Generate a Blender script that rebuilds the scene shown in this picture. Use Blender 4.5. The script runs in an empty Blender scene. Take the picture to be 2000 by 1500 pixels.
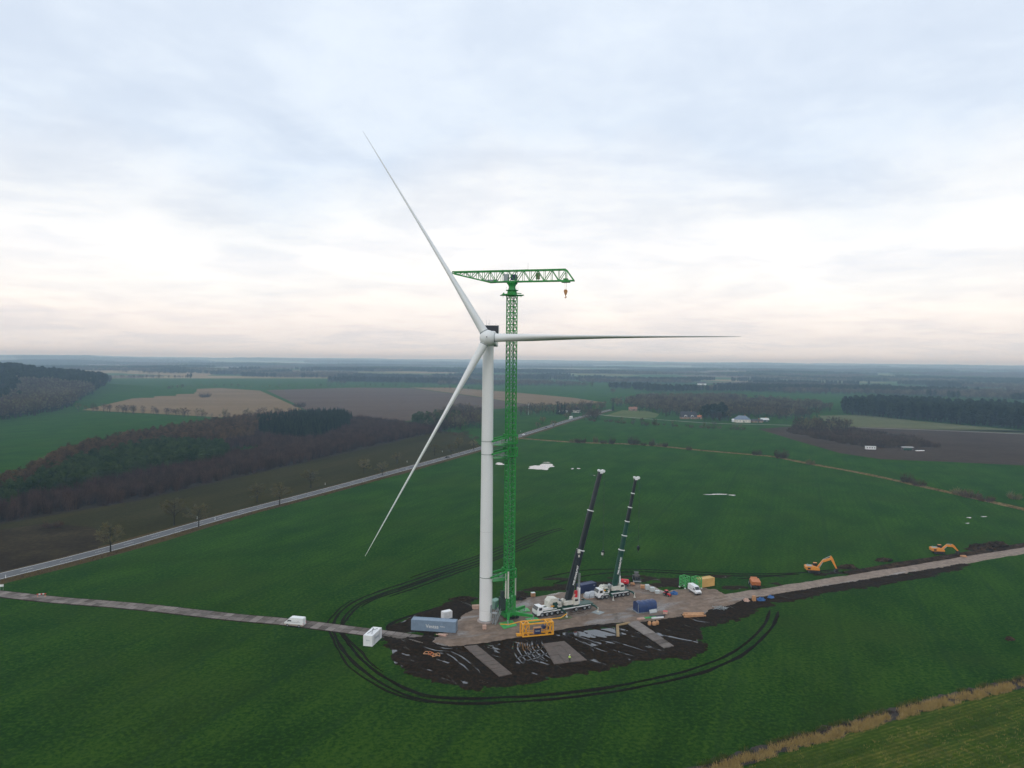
import bpy, math, random
import numpy as np
from mathutils import Vector, Matrix

# ------------------------------------------------------------------ camera
scene = bpy.context.scene
FPX, CX, CY = 1400.0, 1000.0, 750.0          # focal length in photograph pixels
CAMH = 73.0
PITCH, ROLL = math.atan(46 / 1400), 0.0105
cF = Vector((0, math.cos(PITCH), -math.sin(PITCH)))
_r0 = Vector((1, 0, 0)); _u0 = Vector((0, math.sin(PITCH), math.cos(PITCH)))
cR = _r0 * math.cos(ROLL) + _u0 * math.sin(ROLL)
cU = _r0 * -math.sin(ROLL) + _u0 * math.cos(ROLL)
CAM = Vector((0, 0, CAMH))
cd = bpy.data.cameras.new('camera'); cam = bpy.data.objects.new('camera', cd)
scene.collection.objects.link(cam)
cd.sensor_width = 36; cd.lens = FPX / 2000 * 36; cd.clip_start = 0.5; cd.clip_end = 90000
cam.matrix_world = Matrix(((cR.x, cU.x, -cF.x, CAM.x), (cR.y, cU.y, -cF.y, CAM.y), (cR.z, cU.z, -cF.z, CAM.z), (0, 0, 0, 1)))
scene.camera = cam

# ------------------------------------------------------------------ sky, sun, exposure
SUN_EL, SUN_AZ = math.radians(24), math.radians(205)      # soft sun behind thick cloud, behind and left of the camera
w = bpy.data.worlds.new('World'); scene.world = w; w.use_nodes = True
nt = w.node_tree; nt.nodes.clear()
def N(tree, typ, **kw):
    n = tree.nodes.new(typ)
    for k, v in kw.items():
        if k == 'inp':
            for a, b in v.items(): n.inputs[a].default_value = b
        else: setattr(n, k, v)
    return n
def L(tree, a, b): tree.links.new(a, b)
def ramp(tree, stops, interp='LINEAR'):
    r = tree.nodes.new('ShaderNodeValToRGB'); cr = r.color_ramp; cr.interpolation = interp
    while len(cr.elements) < len(stops): cr.elements.new(0.5)
    for e, (p, c) in zip(cr.elements, stops):
        e.position = p; e.color = (*c, 1) if len(c) == 3 else c
    return r
tc = N(nt, 'ShaderNodeTexCoord'); sep = N(nt, 'ShaderNodeSeparateXYZ'); L(nt, tc.outputs['Generated'], sep.inputs[0])
zp = N(nt, 'ShaderNodeMath', operation='ADD', inp={1: 0.10}); L(nt, sep.outputs[2], zp.inputs[0])
zm = N(nt, 'ShaderNodeMath', operation='MAXIMUM', inp={1: 0.05}); L(nt, zp.outputs[0], zm.inputs[0])
px = N(nt, 'ShaderNodeMath', operation='DIVIDE'); L(nt, sep.outputs[0], px.inputs[0]); L(nt, zm.outputs[0], px.inputs[1])
py = N(nt, 'ShaderNodeMath', operation='DIVIDE'); L(nt, sep.outputs[1], py.inputs[0]); L(nt, zm.outputs[0], py.inputs[1])
pxs = N(nt, 'ShaderNodeMath', operation='MULTIPLY', inp={1: 0.62}); L(nt, px.outputs[0], pxs.inputs[0])
pys = N(nt, 'ShaderNodeMath', operation='MULTIPLY', inp={1: 0.62}); L(nt, py.outputs[0], pys.inputs[0])
cmb = N(nt, 'ShaderNodeCombineXYZ'); L(nt, pxs.outputs[0], cmb.inputs[0]); L(nt, pys.outputs[0], cmb.inputs[1])
n1 = N(nt, 'ShaderNodeTexNoise', inp={'Scale': 1.5, 'Detail': 8.0, 'Roughness': 0.5, 'Distortion': 0.9}); L(nt, cmb.outputs[0], n1.inputs['Vector'])
n2 = N(nt, 'ShaderNodeTexNoise', inp={'Scale': 2.6, 'Detail': 4.0, 'Roughness': 0.5}); L(nt, tc.outputs['Generated'], n2.inputs['Vector'])
# elevation wobbled by noise -> tone of the cloud deck
wob = N(nt, 'ShaderNodeMath', operation='MULTIPLY_ADD', inp={1: 0.30, 2: -0.15}); L(nt, n2.outputs[0], wob.inputs[0])
elm = N(nt, 'ShaderNodeMath', operation='MULTIPLY'); L(nt, wob.outputs[0], elm.inputs[0])
els = N(nt, 'ShaderNodeMath', operation='MINIMUM', inp={1: 1.0})
elk = N(nt, 'ShaderNodeMath', operation='MULTIPLY', inp={1: 4.0}); L(nt, sep.outputs[2], elk.inputs[0]); L(nt, elk.outputs[0], els.inputs[0]); L(nt, els.outputs[0], elm.inputs[1])
el = N(nt, 'ShaderNodeMath', operation='ADD'); L(nt, sep.outputs[2], el.inputs[0]); L(nt, elm.outputs[0], el.inputs[1])
deck = ramp(nt, [(0.0, (1.10, 1.09, 1.12)), (0.018, (.945, .925, .94)), (0.036, (.97, .925, .92)), (0.065, (1.09, 1.03, 1.00)), (0.10, (1.10, 1.08, 1.06)), (0.145, (1.08, 1.08, 1.09)),
                 (0.195, (.94, .975, 1.02)), (0.28, (.80, .895, 1.02)), (0.45, (.82, .915, 1.04)), (1.0, (.83, .91, 1.02))])
L(nt, el.outputs[0], deck.inputs[0])
cl = ramp(nt, [(0.34, (.87, .89, .93)), (0.46, (.965, .97, .985)), (0.54, (1.06, 1.05, 1.035)), (0.66, (1.14, 1.12, 1.09))])
n3 = N(nt, 'ShaderNodeTexNoise', inp={'Scale': 5.2, 'Detail': 8.0, 'Roughness': 0.6, 'Distortion': 0.25}); L(nt, cmb.outputs[0], n3.inputs['Vector'])
nmx = N(nt, 'ShaderNodeMix', data_type='FLOAT'); nmx.inputs[0].default_value = 0.36; L(nt, n1.outputs[0], nmx.inputs[2]); L(nt, n3.outputs[0], nmx.inputs[3]); L(nt, nmx.outputs[0], cl.inputs[0])
mul = N(nt, 'ShaderNodeMix', data_type='RGBA', blend_type='MULTIPLY'); mul.inputs[0].default_value = 0.9
L(nt, deck.outputs[0], mul.inputs[6]); L(nt, cl.outputs[0], mul.inputs[7])
x10 = N(nt, 'ShaderNodeVectorMath', operation='SCALE'); x10.inputs['Scale'].default_value = 10.0; L(nt, mul.outputs[2], x10.inputs[0])
sky = N(nt, 'ShaderNodeTexSky', sky_type='NISHITA', sun_disc=False, sun_elevation=SUN_EL, sun_rotation=SUN_AZ)
mix = N(nt, 'ShaderNodeMix', data_type='RGBA'); mix.inputs[0].default_value = 0.94
L(nt, sky.outputs[0], mix.inputs[6]); L(nt, x10.outputs[0], mix.inputs[7])
bg = N(nt, 'ShaderNodeBackground', inp={'Strength': 0.1}); L(nt, mix.outputs[2], bg.inputs[0])
wo = N(nt, 'ShaderNodeOutputWorld'); L(nt, bg.outputs[0], wo.inputs[0])
sd = bpy.data.lights.new('sun', 'SUN'); sd.energy = 0.55; sd.angle = math.radians(25); sd.color = (1, .965, .92)
so = bpy.data.objects.new('sun', sd); scene.collection.objects.link(so)
_sdir = Vector((math.sin(SUN_AZ) * math.cos(SUN_EL), math.cos(SUN_AZ) * math.cos(SUN_EL), math.sin(SUN_EL)))
so.rotation_euler = _sdir.to_track_quat('Z', 'Y').to_euler(); so.location = (0, 0, 400)
vs = scene.view_settings; vs.view_transform = 'Standard'; vs.look = 'None'; vs.exposure = 0.0; vs.gamma = 1.0; vs.use_curve_mapping = False
cy = scene.cycles
cy.max_bounces = 6; cy.diffuse_bounces = 3; cy.glossy_bounces = 3; cy.volume_bounces = 4; cy.transparent_max_bounces = 8
cy.use_denoising = True; cy.caustics_reflective = False; cy.caustics_refractive = False; cy.sample_clamp_indirect = 4.0

# ------------------------------------------------------------------ helpers
rnd = random.Random(7)
def ray(u, v):
    return (cF + cR * ((u - CX) / FPX) + cU * ((CY - v) / FPX))
def G(u, v, z=0.0):                                   # where a line of sight meets the level z
    d = ray(u, v); t = (z - CAMH) / d.z
    p = CAM + d * t; return Vector((p.x, p.y, z))
def onplane(u, v, P, h):                              # ... meets the upright plane through P along heading h
    n = Vector((-h.y, h.x, 0)); d = ray(u, v); t = (Vector(P) - CAM).dot(n) / d.dot(n); return CAM + d * t
def atdepth(u, v, y):
    d = ray(u, v); return CAM + d * (y / d.y)
def yaw_of(a, b): return math.atan2(b.y - a.y, b.x - a.x)

_lat = np.random.RandomState(5).rand(256, 256)
def vnoise(x, y):
    x = np.asarray(x, float); y = np.asarray(y, float)
    xi = np.floor(x).astype(int); yi = np.floor(y).astype(int); fx = x - xi; fy = y - yi
    fx = fx * fx * (3 - 2 * fx); fy = fy * fy * (3 - 2 * fy)
    a = _lat[xi & 255, yi & 255]; b = _lat[(xi + 1) & 255, yi & 255]; c = _lat[xi & 255, (yi + 1) & 255]; d = _lat[(xi + 1) & 255, (yi + 1) & 255]
    return (a + (b - a) * fx) * (1 - fy) + (c + (d - c) * fx) * fy
def fbm(x, y, o=4):
    s = 0; a = 0.5; t = 0
    for i in range(o): s = s + a * vnoise(x * 2 ** i + 17.3 * i, y * 2 ** i - 9.1 * i); t += a; a *= .5
    return s / t
def sstep(a, b, x):
    t = np.clip((x - a) / (b - a), 0, 1); return t * t * (3 - 2 * t)
def terrain(x, y):
    x = np.asarray(x, float); y = np.asarray(y, float); r = np.hypot(x, y)
    hill = 40 * sstep(0, 1, 1 - np.hypot(x + 1150, y - 1400) / 500)
    roll = sstep(2300, 4500, r) * (fbm(x / 1700, y / 1100, 3) - .40) * 62
    far = sstep(4500, 14000, r) * (12 + 40 * fbm(x / 4200 + 3, y / 4200, 3))
    return hill + np.maximum(roll, -6 * sstep(2600, 4000, r)) + far
def in_poly(px_, py_, poly):
    ins = np.zeros(px_.shape, bool); n = len(poly)
    for i in range(n):
        x0, y0 = poly[i][0], poly[i][1]; x1, y1 = poly[(i + 1) % n][0], poly[(i + 1) % n][1]
        if y0 == y1: continue
        c = ((y0 > py_) != (y1 > py_)) & (px_ < (x1 - x0) * (py_ - y0) / (y1 - y0) + x0)
        ins ^= c
    return ins
def sdist(px_, py_, poly):                            # distance to the outline, positive inside
    d = np.full(px_.shape, 1e9); n = len(poly)
    for i in range(n):
        x0, y0 = poly[i][0], poly[i][1]; x1, y1 = poly[(i + 1) % n][0], poly[(i + 1) % n][1]
        ex, ey = x1 - x0, y1 - y0; t = np.clip(((px_ - x0) * ex + (py_ - y0) * ey) / (ex * ex + ey * ey + 1e-9), 0, 1)
        d = np.minimum(d, np.hypot(px_ - x0 - t * ex, py_ - y0 - t * ey))
    return np.where(in_poly(px_, py_, poly), d, -d)

C = scene.collection
class MB:                                             # collects shapes, builds ONE mesh object
    def __init__(s): s.v = []; s.f = []; s.sm = []
    def add(s, vs_, fs, smooth=False):
        o = len(s.v); s.v.extend(tuple(p) for p in vs_)
        for f in fs: s.f.append(tuple(i + o for i in f)); s.sm.append(smooth)
        return s
    def box(s, c, d, rz=0.0, M=None):
        x, y, z = d[0] / 2, d[1] / 2, d[2] / 2
        p = [Vector((a, b, e)) for e in (-z, z) for a, b in ((-x, -y), (x, -y), (x, y), (-x, y))]
        R = M if M is not None else Matrix.Rotation(rz, 3, 'Z')
        p = [R @ q + Vector(c) for q in p]
        return s.add(p, [(3, 2, 1, 0), (4, 5, 6, 7), (0, 1, 5, 4), (1, 2, 6, 5), (2, 3, 7, 6), (3, 0, 4, 7)])
    def bar(s, a, b, wd, ht=None):                    # straight square bar from a to b
        a = Vector(a); b = Vector(b); ht = ht or wd; d = (b - a)
        if d.length < 1e-6: return s
        d.normalize(); up = Vector((0, 0, 1)) if abs(d.z) < .95 else Vector((0, 1, 0))
        r = d.cross(up).normalized(); u = r.cross(d)
        p = [q + r * (i * wd / 2) + u * (j * ht / 2) for q in (a, b) for i, j in ((-1, -1), (1, -1), (1, 1), (-1, 1))]
        return s.add(p, [(0, 1, 2, 3), (7, 6, 5, 4), (1, 0, 4, 5), (2, 1, 5, 6), (3, 2, 6, 7), (0, 3, 7, 4)])
    def tube(s, a, b, r0, r1=None, n=10, caps=True):
        a = Vector(a); b = Vector(b); r1 = r0 if r1 is None else r1; d = (b - a).normalized()
        up = Vector((0, 0, 1)) if abs(d.z) < .9 else Vector((1, 0, 0)); x = d.cross(up).normalized(); y = d.cross(x)
        p = []
        for q, r in ((a, r0), (b, r1)):
            for i in range(n): t = 2 * math.pi * i / n; p.append(q + x * (r * math.cos(t)) + y * (r * math.sin(t)))
        s.add(p, [(i, n + i, n + (i + 1) % n, (i + 1) % n) for i in range(n)], True)
        if caps: s.add(p, [tuple(range(n)), tuple(range(2 * n - 1, n - 1, -1))])
        return s
    def loft(s, rings, smooth=True, caps=True):
        n = len(rings[0]); p = [q for r in rings for q in r]; fs = []
        for k in range(len(rings) - 1):
            for i in range(n): j = (i + 1) % n; fs.append((k * n + i, k * n + j, (k + 1) * n + j, (k + 1) * n + i))
        s.add(p, fs, smooth)
        if caps: s.add(rings[0], [tuple(range(n - 1, -1, -1))]); s.add(rings[-1], [tuple(range(n))])
        return s
    def lathe(s, prof, c=(0, 0, 0), n=24, smooth=True):    # prof: (radius, z)
        c = Vector(c)
        return s.loft([[c + Vector((r * math.cos(2 * math.pi * i / n), r * math.sin(2 * math.pi * i / n), z)) for i in range(n)] for r, z in prof], smooth)
    def prism(s, poly, y0, y1, inset=0.0):             # side outline (x,z) pushed from y0 to y1
        a = [(x, y0, z) for x, z in poly]; b = [(x, y1, z) for x, z in poly]
        n = len(poly); s.add(a + b, [(i, (i + 1) % n, n + (i + 1) % n, n + i) for i in range(n)])
        return s.add(a + b, [tuple(range(n - 1, -1, -1)), tuple(range(n, 2 * n))])
    def blob(s, c, r, seed=0, n=12, m=6, rough=.2, flat=True):   # uneven heap
        q = np.random.RandomState(seed); c = Vector(c); rings = []
        for k in range(m):
            t = k / (m - 1) * math.pi / 2; ring = []
            for i in range(n):
                a = 2 * math.pi * i / n; f = 1 + rough * (q.rand() - .5) * 2
                ring.append(c + Vector((r[0] * math.cos(t) * math.cos(a) * f, r[1] * math.cos(t) * math.sin(a) * f, r[2] * math.sin(t) * f)))
            rings.append(ring)
        return s.loft(rings, False)
    def mesh(s, name):
        me = bpy.data.meshes.new(name); me.from_pydata(s.v, [], s.f)
        me.polygons.foreach_set('use_smooth', s.sm); me.update(); return me
    def build(s, name, mat, parent=None, loc=None):
        me = s.mesh(name); me.materials.append(mat); return link(name, me, parent, loc)
def link(name, me, parent=None, loc=None):
    o = bpy.data.objects.new(name, me); C.objects.link(o)
    if parent is not None: o.parent = parent
    if loc is not None: o.location = loc
    return o
def tag(o, label=None, cat=None, group=None, kind=None):
    for k, v in (('label', label), ('category', cat), ('group', group), ('kind', kind)):
        if v: o[k] = v
    return o
def thing(name, label, cat, loc=(0, 0, 0), rz=0.0, group=None):
    o = bpy.data.objects.new(name, None); C.objects.link(o); o.location = loc; o.rotation_euler = (0, 0, rz); o.empty_display_size = .5
    return tag(o, label, cat, group)
def copy_tree(o, parent=None):
    c = o.copy(); C.objects.link(c); c.parent = parent
    for ch in [k for k in ALLCH(o)]: copy_tree(ch, c)
    return c
def ALLCH(o): return [k for k in C.objects if k.parent == o]
def np_mesh(name, V, F, mat, smooth=False):
    me = bpy.data.meshes.new(name); V = np.asarray(V, np.float32); F = np.asarray(F, np.int32); k = F.shape[1]
    me.vertices.add(len(V)); me.vertices.foreach_set('co', V.ravel())
    me.loops.add(F.size); me.loops.foreach_set('vertex_index', F.ravel())
    me.polygons.add(len(F)); me.polygons.foreach_set('loop_start', np.arange(0, F.size, k, dtype=np.int32))
    me.update(calc_edges=True); me.polygons.foreach_set('use_smooth', np.full(len(F), smooth)); me.materials.append(mat); me.validate(); return me
def text_part(s, size, mat, parent, M, name='lettering', bold=0.0):
    cu = bpy.data.curves.new(name, 'FONT'); cu.body = s; cu.size = size; cu.align_x = 'CENTER'; cu.align_y = 'CENTER'; cu.extrude = .004; cu.offset = bold
    t = bpy.data.objects.new(name + '_tmp', cu); C.objects.link(t)
    dg = bpy.context.evaluated_depsgraph_get(); me = bpy.data.meshes.new_from_object(t.evaluated_get(dg))
    bpy.data.objects.remove(t); me.name = name; me.transform(M); me.materials.clear(); me.materials.append(mat)
    return link(name, me, parent)
def smooth_path(pts, step):
    P = [Vector(p) for p in pts]; out = []
    for i in range(len(P) - 1):
        p0 = P[max(i - 1, 0)]; p1 = P[i]; p2 = P[i + 1]; p3 = P[min(i + 2, len(P) - 1)]
        n = max(1, int((p2 - p1).length / step))
        for k in range(n):
            t = k / n
            out.append(.5 * ((2 * p1) + (p2 - p0) * t + (2 * p0 - 5 * p1 + 4 * p2 - p3) * t * t + (3 * p1 - p0 - 3 * p2 + p3) * t ** 3))
    out.append(P[-1]); return out
def side_vecs(P):
    r = []
    for i in range(len(P)):
        d = P[min(i + 1, len(P) - 1)] - P[max(i - 1, 0)]; d.z = 0; d.normalize(); r.append(Vector((-d.y, d.x, 0)))
    return r
def ribbon(P, prof, wob=0.0, seed=1, taper=False):            # prof: list of (offset, z)
    S = side_vecs(P); V = []; F = []; n = len(prof); q = random.Random(seed)
    for i, (p, sv) in enumerate(zip(P, S)):
        k = 1 + wob * (float(fbm(i * .23 + seed * 3.7, seed * 1.9, 3)) - .5) * 3.2
        if taper: k *= min(1, .15 + min(i, len(P) - 1 - i) * .2)
        for o, z in prof: V.append((p.x + sv.x * o * k, p.y + sv.y * o * k, p.z + z))
    for i in range(len(P) - 1):
        for j in range(n - 1): F.append((i * n + j + 1, i * n + j, (i + 1) * n + j, (i + 1) * n + j + 1))
    m = MB(); m.add(V, F); return m

# ------------------------------------------------------------------ materials (all procedural)
_M = {}
def M(key, col=None, rough=.6, var=.18, scale=2.0, metal=0.0, bump=0.0, bscale=None, col2=None, spec=.4, dirt=0.0, sheen=0.0, dirtcol=(.06, .045, .035)):
    if key in _M: return _M[key]
    m = bpy.data.materials.new(key); m.use_nodes = True; t = m.node_tree; b = t.nodes['Principled BSDF']
    b.inputs['Roughness'].default_value = rough; b.inputs['Metallic'].default_value = metal; b.inputs['Specular IOR Level'].default_value = spec
    co = N(t, 'ShaderNodeTexCoord'); no = N(t, 'ShaderNodeTexNoise', inp={'Scale': scale, 'Detail': 5.0, 'Roughness': .6}); L(t, co.outputs['Object'], no.inputs['Vector'])
    lo = tuple(c * (1 - var) for c in col); hi = tuple(min(1, c * (1 + var)) for c in (col2 or col))
    r = ramp(t, [(.3, lo), (.7, hi)]); L(t, no.outputs[0], r.inputs[0]); out = r.outputs[0]
    if dirt:
        n2_ = N(t, 'ShaderNodeTexNoise', inp={'Scale': scale * 2.3, 'Detail': 6.0, 'Roughness': .7}); L(t, co.outputs['Object'], n2_.inputs['Vector'])
        rr = ramp(t, [(.45, (0, 0, 0)), (.75, (dirt,) * 3)]); L(t, n2_.outputs[0], rr.inputs[0])
        mx = N(t, 'ShaderNodeMix', data_type='RGBA'); L(t, rr.outputs[0], mx.inputs[0]); L(t, out, mx.inputs[6]); mx.inputs[7].default_value = (*dirtcol, 1); out = mx.outputs[2]
    L(t, out, b.inputs['Base Color'])
    if bump:
        bn = N(t, 'ShaderNodeTexNoise', inp={'Scale': bscale or scale * 4, 'Detail': 4.0}); L(t, co.outputs['Object'], bn.inputs['Vector'])
        bu = N(t, 'ShaderNodeBump', inp={'Strength': .6, 'Distance': bump}); L(t, bn.outputs[0], bu.inputs['Height']); L(t, bu.outputs[0], b.inputs['Normal'])
    if sheen:
        b.inputs['Sheen Weight'].default_value = sheen; b.inputs['Sheen Roughness'].default_value = .5
    _M[key] = m; return m
def field_mat(key, cols, scale, stretch=(1, 1), rot=0.0, rough=.95, rows=0.0, rowscale=.3, rowcol=None, bump=0.0, sheen=0.0, fine=1.3, patch=None, con=.16, tram=0.0, big=.55):
    """Crop or soil: two noise scales of tint plus sown rows along one heading, in world metres."""
    m = bpy.data.materials.new(key); m.use_nodes = True; t = m.node_tree; b = t.nodes['Principled BSDF']
    b.inputs['Roughness'].default_value = rough; b.inputs['Specular IOR Level'].default_value = 0.0
    ge = N(t, 'ShaderNodeNewGeometry'); mp = N(t, 'ShaderNodeMapping'); mp.vector_type = 'TEXTURE'; mp.inputs['Rotation'].default_value = (0, 0, rot); mp.inputs['Scale'].default_value = (1 / stretch[0], 1 / stretch[1], 1)
    L(t, ge.outputs['Position'], mp.inputs[0])
    a = N(t, 'ShaderNodeTexNoise', inp={'Scale': scale, 'Detail': 6.0, 'Roughness': .6}); L(t, mp.outputs[0], a.inputs['Vector'])
    f = N(t, 'ShaderNodeTexNoise', inp={'Scale': fine, 'Detail': 5.0, 'Roughness': .7}); L(t, ge.outputs['Position'], f.inputs['Vector'])
    ad = N(t, 'ShaderNodeMath', operation='MULTIPLY_ADD', inp={1: 1 - big}); L(t, f.outputs[0], ad.inputs[0])
    ml = N(t, 'ShaderNodeMath', operation='MULTIPLY', inp={1: big}); L(t, a.outputs[0], ml.inputs[0]); L(t, ml.outputs[0], ad.inputs[2])
    k = len(cols); r = ramp(t, [(.5 - con + 2 * con * i / (k - 1), c) for i, c in enumerate(cols)]); L(t, ad.outputs[0], r.inputs[0]); out = r.outputs[0]
    if rows:
        wv = N(t, 'ShaderNodeTexWave', wave_type='BANDS', bands_direction='Y', inp={'Scale': rowscale, 'Distortion': 1.2, 'Detail': 2.0, 'Detail Scale': .4}); L(t, mp.outputs[0], wv.inputs['Vector'])
        sc_ = N(t, 'ShaderNodeMath', operation='MULTIPLY', inp={1: rows}); L(t, wv.outputs[0], sc_.inputs[0])
        mx = N(t, 'ShaderNodeMix', data_type='RGBA'); L(t, sc_.outputs[0], mx.inputs[0]); L(t, out, mx.inputs[6]); mx.inputs[7].default_value = (*(rowcol or cols[0]), 1); out = mx.outputs[2]
    if patch:
        pn = N(t, 'ShaderNodeTexNoise', inp={'Scale': patch[1], 'Detail': 5.0, 'Roughness': .65}); L(t, ge.outputs['Position'], pn.inputs['Vector'])
        pr = ramp(t, [(patch[2], (0, 0, 0)), (patch[2] + .16, (patch[3],) * 3)]); L(t, pn.outputs[0], pr.inputs[0])
        mx = N(t, 'ShaderNodeMix', data_type='RGBA'); L(t, pr.outputs[0], mx.inputs[0]); L(t, out, mx.inputs[6]); mx.inputs[7].default_value = (*patch[0], 1); out = mx.outputs[2]
    if tram:                                          # tramlines: bare wheelings at the sprayer's width
        tw_ = N(t, 'ShaderNodeTexWave', wave_type='BANDS', bands_direction='Y', wave_profile='SIN', inp={'Scale': .0131, 'Distortion': .5, 'Detail': 1.0, 'Detail Scale': .3}); L(t, ge.outputs['Position'], tw_.inputs['Vector'])
        mr_ = N(t, 'ShaderNodeMapping', vector_type='TEXTURE'); mr_.inputs['Rotation'].default_value = (0, 0, rot); L(t, ge.outputs['Position'], mr_.inputs[0]); L(t, mr_.outputs[0], tw_.inputs['Vector'])
        tr_ = ramp(t, [(.975, (0, 0, 0)), (.998, (tram,) * 3)]); L(t, tw_.outputs[0], tr_.inputs[0])
        mx = N(t, 'ShaderNodeMix', data_type='RGBA'); L(t, tr_.outputs[0], mx.inputs[0]); L(t, out, mx.inputs[6]); mx.inputs[7].default_value = (.012, .026, .006, 1); out = mx.outputs[2]
    L(t, out, b.inputs['Base Color'])
    if bump:
        bu = N(t, 'ShaderNodeBump', inp={'Strength': .8, 'Distance': bump}); L(t, ad.outputs[0], bu.inputs['Height']); L(t, bu.outputs[0], b.inputs['Normal'])
    if sheen: b.inputs['Sheen Weight'].default_value = sheen; b.inputs['Sheen Roughness'].default_value = .5; b.inputs['Sheen Tint'].default_value = (.10, .62, .16, 1)
    _M[key] = m; return m
def wet_mat(key, dry, wet, scale, thr, rough_dry=.85, rough_wet=.18, stretch=(1, 1), rot=0.0, bump=.08, spec=.5, con=2.0, fsc=1.1):
    """Ground that is wet in uneven patches: the wet patches are darker and glossy."""
    m = bpy.data.materials.new(key); m.use_nodes = True; t = m.node_tree; b = t.nodes['Principled BSDF']; b.inputs['Specular IOR Level'].default_value = spec
    ge = N(t, 'ShaderNodeNewGeometry'); mp = N(t, 'ShaderNodeMapping'); mp.vector_type = 'TEXTURE'; mp.inputs['Rotation'].default_value = (0, 0, rot); mp.inputs['Scale'].default_value = (1 / stretch[0], 1 / stretch[1], 1); L(t, ge.outputs['Position'], mp.inputs[0])
    a = N(t, 'ShaderNodeTexNoise', inp={'Scale': scale, 'Detail': 7.0, 'Roughness': .62, 'Distortion': .4}); L(t, mp.outputs[0], a.inputs['Vector'])
    f = N(t, 'ShaderNodeTexNoise', inp={'Scale': fsc, 'Detail': 6.0, 'Roughness': .72}); L(t, ge.outputs['Position'], f.inputs['Vector'])
    k = ramp(t, [(thr, (0, 0, 0)), (thr + .10, (1, 1, 1))]); L(t, a.outputs[0], k.inputs[0])
    d = ramp(t, [(.36, tuple(c / con for c in dry)), (.5, dry), (.66, tuple(min(1, c * con) for c in dry))]); L(t, f.outputs[0], d.inputs[0])
    mx = N(t, 'ShaderNodeMix', data_type='RGBA'); L(t, k.outputs[0], mx.inputs[0]); L(t, d.outputs[0], mx.inputs[6]); mx.inputs[7].default_value = (*wet, 1); L(t, mx.outputs[2], b.inputs['Base Color'])
    mr = N(t, 'ShaderNodeMapRange', inp={'To Min': rough_dry, 'To Max': rough_wet}); L(t, k.outputs[0], mr.inputs[0]); L(t, mr.outputs[0], b.inputs['Roughness'])
    ms = N(t, 'ShaderNodeMapRange', inp={'To Min': .02, 'To Max': spec}); L(t, k.outputs[0], ms.inputs[0]); L(t, ms.outputs[0], b.inputs['Specular IOR Level'])
    bu = N(t, 'ShaderNodeBump', inp={'Strength': .7, 'Distance': bump}); L(t, f.outputs[0], bu.inputs['Height']); L(t, bu.outputs[0], b.inputs['Normal'])
    _M[key] = m; return m
def veg_mat(key, c0, c1, rough=.9):
    """Foliage or twigs: tint drifts inside a plant and from one plant to the next."""
    m = bpy.data.materials.new(key); m.use_nodes = True; t = m.node_tree; b = t.nodes['Principled BSDF']; b.inputs['Roughness'].default_value = rough; b.inputs['Specular IOR Level'].default_value = 0.0
    oi = N(t, 'ShaderNodeObjectInfo'); ge = N(t, 'ShaderNodeNewGeometry'); no = N(t, 'ShaderNodeTexNoise', inp={'Scale': .9, 'Detail': 3.0}); L(t, ge.outputs['Position'], no.inputs['Vector'])
    ad = N(t, 'ShaderNodeMath', operation='ADD'); L(t, oi.outputs['Random'], ad.inputs[0]); L(t, no.outputs[0], ad.inputs[1])
    hf = N(t, 'ShaderNodeMath', operation='MULTIPLY', inp={1: .5}); L(t, ad.outputs[0], hf.inputs[0])
    r = ramp(t, [(.2, c0), (.8, c1)]); L(t, hf.outputs[0], r.inputs[0]); L(t, r.outputs[0], b.inputs['Base Color']); _M[key] = m; return m

YR = yaw_of(G(0, 1126), G(940, 875)); YD = yaw_of(G(1400, 1502), G(2000, 1334))
GRASS = field_mat('winter_crop', [(.0085, .022, .001), (.0165, .042, .0015), (.034, .070, .004)], .05, stretch=(.6, 1.2), big=.33, rows=.28, rowscale=.09, rot=YR, rowcol=(.010, .030, .002), fine=1.1, con=.07, patch=((.030, .044, .004), .016, .48, .4), tram=.35, bump=.12, sheen=.07)
ROUGH = field_mat('rough_meadow', [(.020, .042, .003), (.048, .080, .007), (.12, .118, .020)], .2, rows=.5, rowscale=.22, rowcol=(.018, .040, .004), stretch=(.18, 1.5), rot=YD, fine=.9, bump=.2, con=.11)
OLIVE = field_mat('dull_stubble', [(.022, .020, .006), (.037, .037, .010), (.060, .048, .018)], .03, stretch=(.3, 1.2), con=.12, rot=YR, rows=.5, rowscale=.12, rowcol=(.032, .022, .012), fine=.5)
BOG = field_mat('boggy_soil', [(.016, .011, .006), (.036, .026, .014), (.066, .052, .022)], .05, fine=.5, bump=.2)
FLOOR = field_mat('wood_floor', [(.022, .017, .014), (.036, .028, .022), (.045, .040, .026)], .05, fine=.4)
TAN = field_mat('tan_stubble', [(.155, .105, .058), (.20, .138, .080), (.24, .170, .105)], .012, stretch=(.3, 1), rot=.25, rows=.35, rowscale=.03, rowcol=(.11, .09, .05), fine=.1)
PLOUGH = field_mat('ploughed_soil', [(.080, .056, .040), (.105, .074, .055), (.130, .095, .072)], .012, stretch=(.3, 1), rot=.3, rows=.5, rowscale=.022, rowcol=(.085, .065, .054), fine=.08)
PLOUGH2 = field_mat('dark_ploughed_soil', [(.046, .032, .024), (.064, .046, .034), (.084, .062, .047)], .02, rows=.35, rowscale=.05, rot=.4, rowcol=(.038, .027, .021), fine=.15)
STRAW = field_mat('pale_meadow', [(.075, .090, .040), (.10, .112, .052), (.14, .130, .068)], .015, fine=.12)
LIME = field_mat('lime_meadow', [(.070, .095, .035), (.095, .12, .045), (.12, .13, .055)], .02, fine=.15)
BANKM = field_mat('dry_bank', [(.050, .032, .014), (.13, .088, .040), (.20, .145, .07)], .2, fine=.8, con=.12)
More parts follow.
